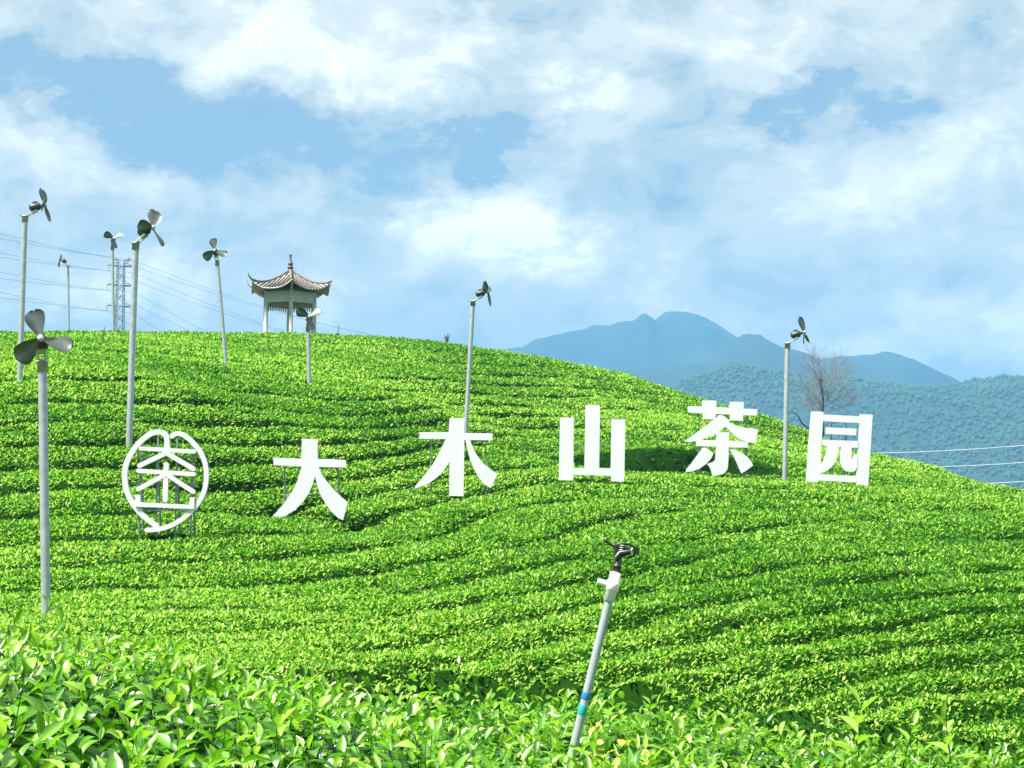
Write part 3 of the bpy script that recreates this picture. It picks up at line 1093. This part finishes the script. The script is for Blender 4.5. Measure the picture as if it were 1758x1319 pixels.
def wind_machine(label, top, base_, r, yaw, phase, scale=1.0, tilt=12, facing=False, dist=None):
    """top, base_: pole ends in photo pixels; the foot goes on down into the hedge"""
    d = dist if dist else hit(*base_)
    b = at(base_[0], base_[1], d)
    tp = at(top[0], top[1], d)
    ax = (tp - b).normalized()
    foot = b - ax * .8
    t = thing('wind_machine', foot, label, 'wind machine', 'frost fans standing in the tea rows')
    mb = MB()
    mb.tube([(0, 0, 0), tuple(tp - foot)], r, 16)
    mb.build('pole', M['steel'], t)
    hd = tp - foot
    rotz = Matrix.Rotation(yaw, 4, 'Z')
    Mh = Matrix.Translation(hd) @ rotz @ Matrix.Scale(scale, 4)
    names = [('cap', 'pole_cap'), ('arm', 'arm'), ('motor', 'motor')]
    for k_, nm in names:
        o_ = link(nm, HEAD[k_], t)
        o_.matrix_local = Mh
    ax_t = Matrix.Rotation(-R(tilt), 4, 'Y')
    hubm = Mh @ Matrix.Translation((.27 + .25 * math.cos(R(12)), 0, .27 + .25 * math.sin(R(12)))) @ ax_t
    ho = link('hub', HEAD['hub'], t)
    ho.matrix_local = hubm
    for k_ in range(3):
        bl = link('blade', BLADE, t)
        bl.matrix_local = hubm @ Matrix.Rotation(R(phase + 120 * k_), 4, 'X')
    return t


# yaw: 0 blows to the right of the photo, -90 towards the camera
wind_machine('nearest wind machine, thick grey pole at the left with three broad blades facing the camera', (73, 622), (79, 1056), .054, R(-78), 14, .74)
wind_machine('tall wind machine at the far left edge, its blades turned right above the sky line', (43, 372), (34, 650), .074, R(6), 342)
wind_machine('tall wind machine above the emblem with dark tilted motor and two visible blades', (233, 418), (222, 752), .076, R(-30), 335)
wind_machine('small distant wind machine beyond the crest, blades turned left, left of the pylon', (117, 456), (118, 585), .072, R(196), 40, dist=104)
wind_machine('thin wind machine on the crest just left of the pylon, blades facing the camera', (193, 424), (195, 580), .072, R(-70), 60, dist=77)
wind_machine('wind machine leaning left between the pylon and the pavilion', (373, 449), (388, 627), .072, R(-92), 8)
wind_machine('short wind machine standing in front of the pavilion', (529, 562), (531, 658), .072, R(-78), 62)
wind_machine('leaning wind machine behind the 木 character', (812, 518), (799, 748), .074, R(-12), 62)
wind_machine('wind machine between the 茶 and 园 characters against the blue mountains', (1352, 590), (1347, 828), .076, R(-18), 4)

# ------------------------------------------------------------------ pavilion
pv = at(497, 575, 100)
pav_org = Vector((pv.x, pv.y, pv.z - 1.5))
pav = thing('pavilion', pav_org, 'six-sided open pavilion with curved grey tiled roof and finial on the hill crest', 'pavilion')
GZ = 1.5                                   # crest line above the pavilion floor
PHI0 = -79.5
CR = 1.70
mb = MB()
mb.lathe([(2.5, -.6), (2.5, .0), (2.3, .0), (2.3, .12)], n=6, axis=Matrix.Rotation(R(PHI0), 3, 'Z'))
mb.build('platform', M['column'], pav)


def hexp(k, r, z):
    a = R(PHI0 + 60 * k)
    return Vector((r * math.cos(a), r * math.sin(a), z))


Z_BT, Z_BB, Z_FB = GZ + 2.42, GZ + 1.90, GZ + 1.68
for k in range(6):
    c = hexp(k, CR, 0)
    mb = MB()
    mb.lathe([(.17, .12), (.17, .28), (.115, .32), (.11, Z_BT + .05), (.13, Z_BT + .08), (.13, Z_BT + .14)], (c.x, c.y, 0), 14)
    mb.build('column', M['column'], pav)
    a, b = hexp(k, CR, 0), hexp(k + 1, CR, 0)
    dv = (b - a).normalized()
    L = (b - a).length
    mid_ = (a + b) / 2
    rot = Matrix.Rotation(math.atan2(dv.y, dv.x), 3, 'Z')
    mb = MB()
    mb.box((mid_.x, mid_.y, (Z_BT + Z_BB) / 2), (L - .20, .08, Z_BT - Z_BB), rot)
    mb.box((mid_.x, mid_.y, Z_BT + .045), (L - .14, .16, .08), rot)
    mb.box((mid_.x, mid_.y, Z_BB - .03), (L - .20, .12, .055), rot)
    bm_ = mb.build('beam', M['beam'], pav)
    fr_ = MB()
    for q in range(9):
        f = (q + .5) / 9 - .5
        p = mid_ + dv * (L - .3) * f
        hh = .16 + .10 * abs(f) * 2
        fr_.box((p.x, p.y, Z_BB - .06 - hh / 2), (.05, .05, hh), rot)
        if q < 8:
            p2 = mid_ + dv * (L - .3) * (f + .5 / 9)
            fr_.box((p2.x, p2.y, Z_BB - .13), (.12, .03, .03), rot)
    fr_.build('fretwork', M['wood'], bm_)

APEX = GZ + 3.98
EAVE = GZ + 2.60


def roof_pt(k, s, t):
    """k: side; s in 0..1 along the side between two hips; t 0 apex .. 1 eave"""
    a, b = R(PHI0 + 60 * k), R(PHI0 + 60 * (k + 1))
    r_hip = 2.62 * t + .10
    pa = Vector((r_hip * math.cos(a), r_hip * math.sin(a), 0))
    pb = Vector((r_hip * math.cos(b), r_hip * math.sin(b), 0))
    p = pa.lerp(pb, s)
    q = abs(2 * s - 1)
    # eave line bows outward towards the corners and lifts at the hips
    z = APEX - (APEX - EAVE) * (1.35 * t - .35 * t * t) + .52 * (t ** 3) * (q ** 2.6)
    p.z = z
    return p


for k in range(6):
    ns, nt_ = 16, 12
    vs, fs = [], []
    for j in range(nt_ + 1):
        for i in range(ns + 1):
            vs.append(roof_pt(k, i / ns, j / nt_))
    n0 = len(vs)
    vs += [v + Vector((0, 0, -.09)) for v in vs]
    w_ = ns + 1
    for j in range(nt_):
        for i in range(ns):
            a = j * w_ + i
            fs.append((a, a + w_, a + w_ + 1, a + 1))
            fs.append((a + n0, a + 1 + n0, a + w_ + 1 + n0, a + w_ + n0))
    for i in range(ns):
        a = nt_ * w_ + i
        fs.append((a, a + n0, a + 1 + n0, a + 1))
    mb = MB()
    mb.add(vs, fs, True)
    slope = mb.build('roof_slope', M['tile'], pav)
    # tile ribs run straight down the slope
    NRIB = 13
    for i in range(NRIB):
        xoff = (i + .5) / NRIB * 2 - 1                         # -1..1 across the eave
        pts = []
        t0 = max(abs(xoff), .06)
        for j in range(9):
            t = t0 + (1.0 - t0) * j / 8
            s = .5 + .5 * xoff / t
            pts.append(roof_pt(k, min(max(s, 0.02), .98), t) + Vector((0, 0, .028)))
        if (pts[-1] - pts[0]).length < .15:
            continue
        mb = MB()
        mb.tube(pts, .05, 6)
        mb.build('tile_rib', M['tile_rib'], slope)
    # hip ridge with upturned horn
    pts = [roof_pt(k, 0, t) + Vector((0, 0, .05)) for t in (0.02, .15, .3, .45, .6, .75, .88, 1.0)]
    e0 = pts[-1]
    dr = Vector((math.cos(R(PHI0 + 60 * k)), math.sin(R(PHI0 + 60 * k)), 0))
    broken = (k == 1)
    if not broken:
        pts += [e0 + dr * .14 + Vector((0, 0, .08)), e0 + dr * .25 + Vector((0, 0, .22)), e0 + dr * .32 + Vector((0, 0, .42))]
    else:
        pts += [e0 + dr * .12 + Vector((0, 0, .03))]
    rs = [.075] * 7 + [.07] + ([.06, .04, .018] if not broken else [.06])
    mb = MB()
    mb.tube(pts, rs, 8)
    h_ = mb.build('hip_ridge', M['ridge'], pav)
    mb = MB()
    c = hexp(k, CR, Z_BT + .10)
    mb.tube([c, c.lerp(e0, .5) + Vector((0, 0, -.05)), e0 + Vector((0, 0, -.14))], [.06, .055, .045], 6)
    mb.build('corner_rafter', M['beam'], pav)
mb = MB()
mb.lathe([(1.72, Z_BT + .085), (1.95, Z_BT + .16), (1.0, Z_BT + .75), (.12, APEX - .15)], n=6, axis=Matrix.Rotation(R(PHI0), 3, 'Z'))
mb.build('ceiling', M['wood'], pav)
mb = MB()
prof = [(.19, -.10), (.20, .06), (.15, .09), (.15, .15), (.19, .18), (.19, .27), (.13, .31), (.12, .36), (.165, .41), (.165, .50), (.11, .56), (.085, .66), (.055, .80), (.05, .90), (.085, .96), (.085, 1.04), (.03, 1.10)]
mb.lathe(prof, (0, 0, APEX), 14)
mb.build('finial', M['finial'], pav)

# ------------------------------------------------------------------ sprinkler
sb = at(985, 1282, 6.4)
st_ = at(1046, 1030, 6.4)
ax = (st_ - sb)
Ls = ax.length
spr = thing('sprinkler', sb, 'leaning grey sprinkler riser with white tee fitting and black head in the foreground', 'sprinkler')
q = ax.to_track_quat('Z', 'Y').to_matrix().to_4x4()
spr.rotation_euler = q.to_euler()
# local: z along the pipe; x roughly to the right of the photo
xl = (q.to_3x3().inverted() @ Vector((1, 0, 0)))
rx = Matrix.Rotation(math.atan2(xl.y, xl.x), 3, 'Z')


def P(x, y, z):
    v = rx @ Vector((x, y, 0))
    return Vector((v.x, v.y, z))


mb = MB()
mb.tube([(0, 0, -.5), (0, 0, Ls + .01)], .0165, 16)
pp = mb.build('riser_pipe', M['pipe'], spr)
for z0, z1, mt in ((.185, .215, 'tape_blue'), (.125, .165, 'tape_teal')):
    mb = MB()
    mb.lathe([(.0172, z0), (.0178, z0 + .002), (.0178, z1 - .002), (.0172, z1)], n=16)
    tg = mb.build('tape_band', M[mt], spr)
    tg['label'] = 'blue tape wrapped round the pipe' if mt == 'tape_blue' else 'teal tape wrapped round the pipe'
mb = MB()
mb.lathe([(.0165, Ls - .006), (.0225, Ls - .004), (.0225, Ls + .036), (.0255, Ls + .038), (.0265, Ls + .06), (.0255, Ls + .074), (.0215, Ls + .076), (.0215, Ls + .108), (.015, Ls + .11)], n=20)
a = P(-.01, 0, Ls + .056)
b = P(-.062, 0, Ls + .058)
mb.tube([a, b], .0135, 14)
mb.build('tee_fitting', M['pvc'], spr)
mb = MB()
mb.lathe([(.0145, Ls + .108), (.0145, Ls + .125), (.017, Ls + .127), (.017, Ls + .138), (.0125, Ls + .14), (.0125, Ls + .165)], n=12)
mb.build('swivel', M['black'], spr)
mb = MB()
zz = Ls + .165
mb.tube([P(-.012, 0, zz - .005), P(.0, 0, zz + .02), P(.035, -.005, zz + .036)], [.016, .015, .011], 12)
mb.tube([P(-.012, 0, zz - .002), P(-.022, 0, zz + .05)], [.010, .007], 10)
hd_ = mb.build('head', M['black'], spr)
mb = MB()                                            # bridge frame over the nozzle
fr_ = [P(-.02, 0, zz + .012), P(-.018, 0, zz + .055), P(.02, 0, zz + .062), P(.052, 0, zz + .056), P(.054, 0, zz + .024), P(.03, 0, zz + .010)]
mb.tube(fr_, .005, 8)
mb.build('bridge', M['black'], spr)
mb = MB()                                            # impact arm with spring
mb.tube([P(-.075, .004, zz + .058), P(-.06, .004, zz + .050), P(-.03, .002, zz + .040), P(.0, 0, zz + .045), P(.045, -.004, zz + .045)], [.0035, .005, .006, .008, .006], 8)
mb.box(P(.058, -.004, zz + .044), (.022, .012, .028), rx)
mb.build('impact_arm', M['black'], spr)
mb = MB()
hel = [P(.0 + .011 * math.cos(t_ * .9), .011 * math.sin(t_ * .9), zz + .018 + t_ * .0013) for t_ in range(28)]
mb.tube(hel, .0018, 5)
mb.build('spring', M['clear'], spr)
mb = MB()
mb.lathe([(.004, 0), (.011, .002), (.011, .006), (.004, .008)], P(.034, -.012, zz + .043), 10, Matrix.Rotation(R(90), 3, 'X'))
mb.lathe([(.003, 0), (.008, .002), (.003, .004)], P(-.074, -.004, zz + .060), 10, Matrix.Rotation(R(90), 3, 'X'))
mb.build('bolt', M['clear'], spr)


# ------------------------------------------------------------------ dry stalks on the crest
def stalk(px, py, h, label, bushy=False):
    d = hit(px, py + 6) or 85
    p = at(px, py, d)
    t = thing('dry_stalk', p, label, 'stalk', 'dry stalks along the crest')
    s = d / FPX
    mb = MB()
    mb.tube([(0, 0, -.5), (.02, 0, h * s * .5), (.06, 0, h * s)], [.025, .018, .01], 5)
    mb.build('stem', M['stalk'], t)
    if bushy:
        mb = MB()
        for k_ in range(14):
            a_ = k_ * 2.4
            mb.tube([(0, 0, .05 * k_ * .4), (math.cos(a_) * .16, math.sin(a_) * .1, .05 * k_ * .4 + .16)], [.03, .01], 4)
        mb.build('twig', M['stalk'], t)


stalk(767, 588, 18, 'dark bushy stalk on the crest left of the leaning wind machine', True)
stalk(580, 573, 16, 'thin dry stalk on the crest right of the pavilion')
stalk(177, 583, 24, 'thin dry stalk on the crest left of the pylon')

# ------------------------------------------------------------------ bare tree behind the right end of the crest
tb = at(1412, 770, 108)
tree = thing('bare_tree', tb, 'leafless grey tree with dark trunk behind the 园 character', 'tree')
S1 = 108 / FPX
mb = MB()
mb.tube([(0, 0, -6), (.0, 0, 1.0), (.04, 0, 62 * S1), (.10, 0, 80 * S1), (.06, 0, 100 * S1), (0, 0, 112 * S1)], [.20, .13, .085, .075, .065, .06], 8)
trk = mb.build('trunk', M['bark'], tree)
mb = MB()
bmk = bmesh.new()
bmesh.ops.create_icosphere(bmk, subdivisions=2, radius=.125)
mb.add([Vector((v.co.x * 1.05, v.co.y, v.co.z * 1.15)) * random.uniform(.85, 1.12) + Vector((-.02, 0, 118 * S1)) for v in bmk.verts], [tuple(v.index for v in f.verts) for f in bmk.faces], True)
bmk.free()
kn = mb.build('trunk_knob', M['bark'], tree)
kn['label'] = 'dark rounded knob at the trunk top'
tw = MB()


def grow(p, d, L, r, lev):
    q_ = p
    pts = [p]
    for k_ in range(3):
        d = (d + Vector((random.gauss(0, .16), random.gauss(0, .16), random.gauss(0.03, .12)))).normalized()
        q_ = q_ + d * (L / 3)
        pts.append(q_)
    tw.tube(pts, [r, r * .85, r * .7, r * .5], 3 if lev < 3 else 5, False)
    if lev == 0:
        return
    for k_ in range(4 if lev > 1 else 5):
        nd = (d + Vector((random.gauss(0, .55), random.gauss(0, .55), random.gauss(.12, .45)))).normalized()
        grow(pts[random.randint(1, 3)], nd, L * random.uniform(.55, .8), r * .58, lev - 1)


random.seed(23)
for k_ in range(16):
    a_ = k_ * 2.4
    up = random.uniform(.15, 1.0)
    grow(Vector((.03, 0, random.uniform(40, 104) * S1)), Vector((math.cos(a_), math.sin(a_) * .8, up * 1.3)).normalized(), random.uniform(1.1, 1.6), .026, 4)
tw.build('branches', M['twig'], tree, 'stuff')
mb = MB()
pb = [at(x_, y_, 108) - tb for x_, y_ in [(1408, 745), (1388, 735), (1377, 727), (1371, 716), (1366, 710), (1360, 708)]]
mb.tube(pb, [.06, .06, .055, .05, .04, .03], 6)
lb = mb.build('low_branch', M['bark'], tree)

# ------------------------------------------------------------------ pylon and cables
TD = 600.0
tp_ = at(208, 445, TD)
pyl = thing('pylon', Vector((tp_.x, tp_.y, VALLEY)), 'grey lattice power pylon behind the crest at left', 'pylon', rz=R(28))
PXM = TD / FPX
H0 = tp_.z - VALLEY


def zl(py):
    return at(208, py, TD).z - VALLEY


def hw(z):
    f = (H0 - z) / H0
    return 1.15 + .55 * min(f * 3, 1) + 4.0 * max(0, f - .33)


legs = MB()
for sx_ in (-1, 1):
    for sy_ in (-1, 1):
        lg = MB()
        zs = [0, zl(640), zl(560), H0 - 1]
        lg.tube([(sx_ * hw(z), sy_ * hw(z), z) for z in zs], [.26, .18, .14, .12], 4, True, False)
        lg.build('leg', M['tower'], pyl)
br = MB()
zs = list(np.linspace(zl(660), H0 - 1, 13))
for z0, z1 in zip(zs[:-1], zs[1:]):
    for (s1, s2) in (((-1, -1), (1, -1)), ((1, -1), (1, 1)), ((1, 1), (-1, 1)), ((-1, 1), (-1, -1))):
        a, b = hw(z0), hw(z1)
        br.bar((s1[0] * a, s1[1] * a, z0), (s2[0] * b, s2[1] * b, z1), .15)
        br.bar((s2[0] * a, s2[1] * a, z0), (s1[0] * b, s1[1] * b, z1), .15)
br.build('bracing', M['tower'], pyl)
ARM = 4.6
attach = []
for li_, (py, al) in enumerate([(447, 3.8), (457, 4.6), (490, 5.0), (526, 4.9)]):
    z = zl(py)
    mb = MB()
    for s_ in (-1, 1):
        w_ = hw(z)
        tipp = Vector((s_ * al, 0, z + (.6 if li_ == 0 else 0)))
        for sy_ in (-1, 1):
            mb.bar((s_ * w_, sy_ * w_, z), tipp, .28)
            mb.bar((s_ * w_, sy_ * w_, z + 1.6 * (li_ > 0)), tipp, .15)
        if li_ > 0:
            mb.bar(tipp, tipp - Vector((0, 0, 2.2)), .16)
        attach.append((li_, s_, tipp - Vector((0, 0, 2.2 if li_ else 0))))
    mb.bar((-al, 0, z), (al, 0, z), .16)
    mb.build('crossarm', M['tower'], pyl)
mb = MB()
mb.bar((al * .5, 0, zl(450)), (al * .62, 0, zl(440)), .35)
mb.build('peak', M['tower'], pyl)

lefts = [(401, 410), (434, 442), (467, 478), (502, 511)]
rights = [(600, 606), (640, 650), (760, 775), (860, 880)]
names_ = ['topmost', 'second', 'third', 'fourth', 'fifth', 'sixth', 'seventh', 'lowest']
rotp = Matrix.Rotation(R(28), 3, 'Z')
for n_, (lv, s_, tp2) in enumerate(attach):
    w = rotp @ tp2 + Vector(pyl.location)
    yl, yr = lefts[lv][0 if s_ < 0 else 1], rights[lv][0 if s_ < 0 else 1]
    A = at(-260, yl - 45, 380)
    slope_y = yl
    A0 = at(0, yl, 470)
    B = at(900, yr, 900)
    mb = MB()
    pts = [A, A0, A0.lerp(w, .5) - Vector((0, 0, .6)), w]
    for k_ in range(1, 10):
        f = k_ / 9
        pts.append(w.lerp(B, f) - Vector((0, 0, 9.0 * 4 * f * (1 - f))))
    mb.tube([p - w for p in pts], .05, 5)
    o = mb.build('power_cable', M['cable'])
    o.location = w
    tag(o, 'thin dark power cable strung from the pylon, %s of the set' % names_[n_], 'cable', 'cables strung from the pylon')
for nm, (x0, y0, x1, y1) in zip(('upper', 'middle', 'lower'), ((1440, 779, 1758, 752), (1500, 803, 1758, 779), (1600, 832, 1758, 807))):
    a, b = at(x0, y0, 230), at(x1 + 300, y1 - (y0 - y1) * .9, 230)
    mb = MB()
    pts = [a.lerp(b, f / 10) - Vector((0, 0, 1.0 * 4 * (f / 10) * (1 - f / 10))) for f in range(11)]
    mb.tube([p - a for p in pts], .032, 6)
    o = mb.build('power_cable', M['cable_pale'])
    o.location = a
    tag(o, 'pale cable crossing the blue valley at far right, %s of three' % nm, 'cable', 'pale cables over the valley')

# ------------------------------------------------------------------ mountains
def mountain(name, label, prof, D, depth, seed, mat, amp=.24, ext=900, nu=150, nv=22):
    """prof: crest outline as (px, py); crest line at distance D, slopes on both sides"""
    P_ = [at(x, y, D) for x, y in prof]
    xs = np.array([p.x for p in P_])
    zs_ = np.array([p.z for p in P_])
    xs = np.concatenate([[xs[0] - ext], xs, [xs[-1] + ext]])
    zs_ = np.concatenate([[VALLEY - 5], zs_, [VALLEY - 5]])
    u = np.linspace(xs[0], xs[-1], nu)
    # smooth the interpolated crest a little
    zc_ = np.interp(u, xs, zs_)
    v = np.linspace(-1, 1, nv * 2 + 1)
    UU, VV = np.meshgrid(u, v, indexing='ij')
    ZC = zc_[:, None] - VALLEY
    wob = (fbm(UU, VV * depth, seed + 9, depth * .8, 3) - .5) * 2
    fall = np.abs(VV) ** 1.15
    spur = (1 - np.abs(2 * fbm(UU, VV * depth, seed, depth * .55, 5) - 1))
    shape = 1 - fall
    HH = ZC * shape * (1 + (spur - .75) * amp * 3.0 * np.minimum(np.abs(VV) * 4, 1))
    HH = np.minimum(HH, ZC * (1 - .45 * np.abs(VV)))
    YY = D + VV * depth + wob * depth * .05 * np.abs(VV)
    ZZ = VALLEY - 3 + HH * (ZC + 3) / np.maximum(ZC, 1)
    jag = (fbm(UU, YY, seed + 40, depth * .07, 3) - .5) * ZC * .05
    ZZ = ZZ + jag * (1 - fall * .5)
    id_ = np.arange(UU.size).reshape(UU.shape)
    qd = np.stack([id_[:-1, :-1].ravel(), id_[1:, :-1].ravel(), id_[1:, 1:].ravel(), id_[:-1, 1:].ravel()], 1)
    vv = np.stack([UU.ravel(), YY.ravel(), ZZ.ravel()], 1)
    o_ = link(name, np_mesh(name, vv, qd, [mat], smooth=True), None, 'structure')
    tag(o_, label)
    return UU, YY, ZZ, VV


mountain('mountain', 'highest far blue mountain with two rounded peaks', [(700, 660), (800, 632), (870, 605), (900, 592), (930, 581), (965, 571), (1000, 561), (1050, 553), (1090, 546), (1107, 538), (1125, 553),
         (1140, 543), (1152, 538), (1195, 540), (1215, 548), (1240, 563), (1268, 578), (1330, 620), (1400, 640), (1480, 660)], 3900, 850, 401, M['rock_far'], nu=260)
mountain('mountain', 'darker blue mountain with a blunt peak in front of the highest one', [(1120, 690), (1180, 645), (1210, 618), (1240, 595), (1270, 577), (1285, 573), (1306, 574), (1330, 586), (1345, 594), (1375, 606),
         (1400, 613), (1440, 613), (1480, 630), (1560, 660)], 3000, 600, 431, M['rock_far'], nu=220)
mountain('mountain', 'pale blue pointed mountain at right behind the wooded ridge', [(1330, 650), (1400, 618), (1440, 611), (1470, 608), (1500, 605), (1522, 601), (1545, 607), (1575, 622), (1600, 635), (1630, 650),
         (1660, 656), (1760, 690), (1900, 700)], 3500, 800, 461, M['rock_far'], nu=220)
mountain('mountain', 'low blue foothill below the highest mountain', [(820, 690), (900, 665), (1000, 645), (1060, 634), (1130, 629), (1200, 626), (1260, 640), (1330, 660)], 2800, 500, 491, M['rock_far'], nu=160)
UU, YY, ZZ, VV = mountain('wooded_hill', 'wooded teal hillside on the right across the valley', [(1060, 740), (1120, 690), (1160, 662), (1200, 642), (1240, 630), (1265, 627), (1340, 643), (1440, 653), (1500, 658), (1560, 664), (1600, 667),
         (1640, 660), (1665, 655), (1720, 649), (1760, 653), (1850, 650), (2000, 640)], 2300, 700, 521, M['wood_hill'], amp=.22, ext=400, nu=260, nv=50)

# crowns of the wood: many small lumpy trees, one mass
bmk = bmesh.new()
bmesh.ops.create_icosphere(bmk, subdivisions=1, radius=1.0)
ico_v = np.array([v.co[:] for v in bmk.verts])
ico_f = np.array([[v.index for v in f.verts] for f in bmk.faces])
bmk.free()
vis = (VV < .06) & (VV > -.9) & (UU > at(1080, 700, 2300).x) & (UU < at(1900, 700, 2300).x)
cu, cv = np.nonzero(vis[:-1, :-1])
NT = 12000
pk = rng.integers(0, len(cu), NT)
f1, f2 = rng.random(NT), rng.random(NT)
A00 = np.stack([UU, YY, ZZ], -1)
pt = A00[cu[pk], cv[pk]] * ((1 - f1) * (1 - f2))[:, None] + A00[cu[pk] + 1, cv[pk]] * (f1 * (1 - f2))[:, None] + A00[cu[pk], cv[pk] + 1] * ((1 - f1) * f2)[:, None] + A00[cu[pk] + 1, cv[pk] + 1] * (f1 * f2)[:, None]
rad = 1.3 + 2.6 * rng.random(NT) ** 1.5
hgt = rad * rng.uniform(.8, 1.4, NT)
fv_ = np.empty((NT, len(ico_v), 3))
lump = rng.uniform(.7, 1.25, (NT, len(ico_v)))
fv_[:] = pt[:, None, :] + ico_v[None] * lump[..., None] * np.stack([rad, rad, hgt], 1)[:, None, :]
fv_[..., 2] += (hgt * .35)[:, None]
ff_ = (np.arange(NT)[:, None, None] * len(ico_v) + ico_f[None]).reshape(-1, 3)
tn = np.repeat(np.clip(rng.normal(.30, .10, NT) + .5 * (fbm(pt[:, 0], pt[:, 1], 77, 60, 3) - .5), 0, 1), len(ico_v))
o = link('forest', np_mesh('forest', fv_.reshape(-1, 3), ff_, [M['crown']], tint=tn, smooth=True), None, 'stuff')
tag(o, 'dense teal woodland covering the far right hillside', 'woodland')

# ------------------------------------------------------------------ haze over the valley
hm = bpy.data.materials.new('haze')
hm.use_nodes = True
ht = hm.node_tree
ht.nodes.clear()
vo = ht.nodes.new('ShaderNodeVolumePrincipled')
vo.inputs['Color'].default_value = (.155, .45, .82, 1)
vo.inputs['Density'].default_value = 3.1e-4
vo.inputs['Anisotropy'].default_value = 0.0
ho_ = ht.nodes.new('ShaderNodeOutputMaterial')
ht.links.new(vo.outputs[0], ho_.inputs['Volume'])
mb = MB()
HT = 590.0
mb.box((0, 1500, (HT + VALLEY - 9) / 2), (12100, 9100, HT - (VALLEY - 9)))
o = mb.build('haze', hm, None, 'stuff')
tag(o, 'pale blue haze filling the valley air', 'haze')
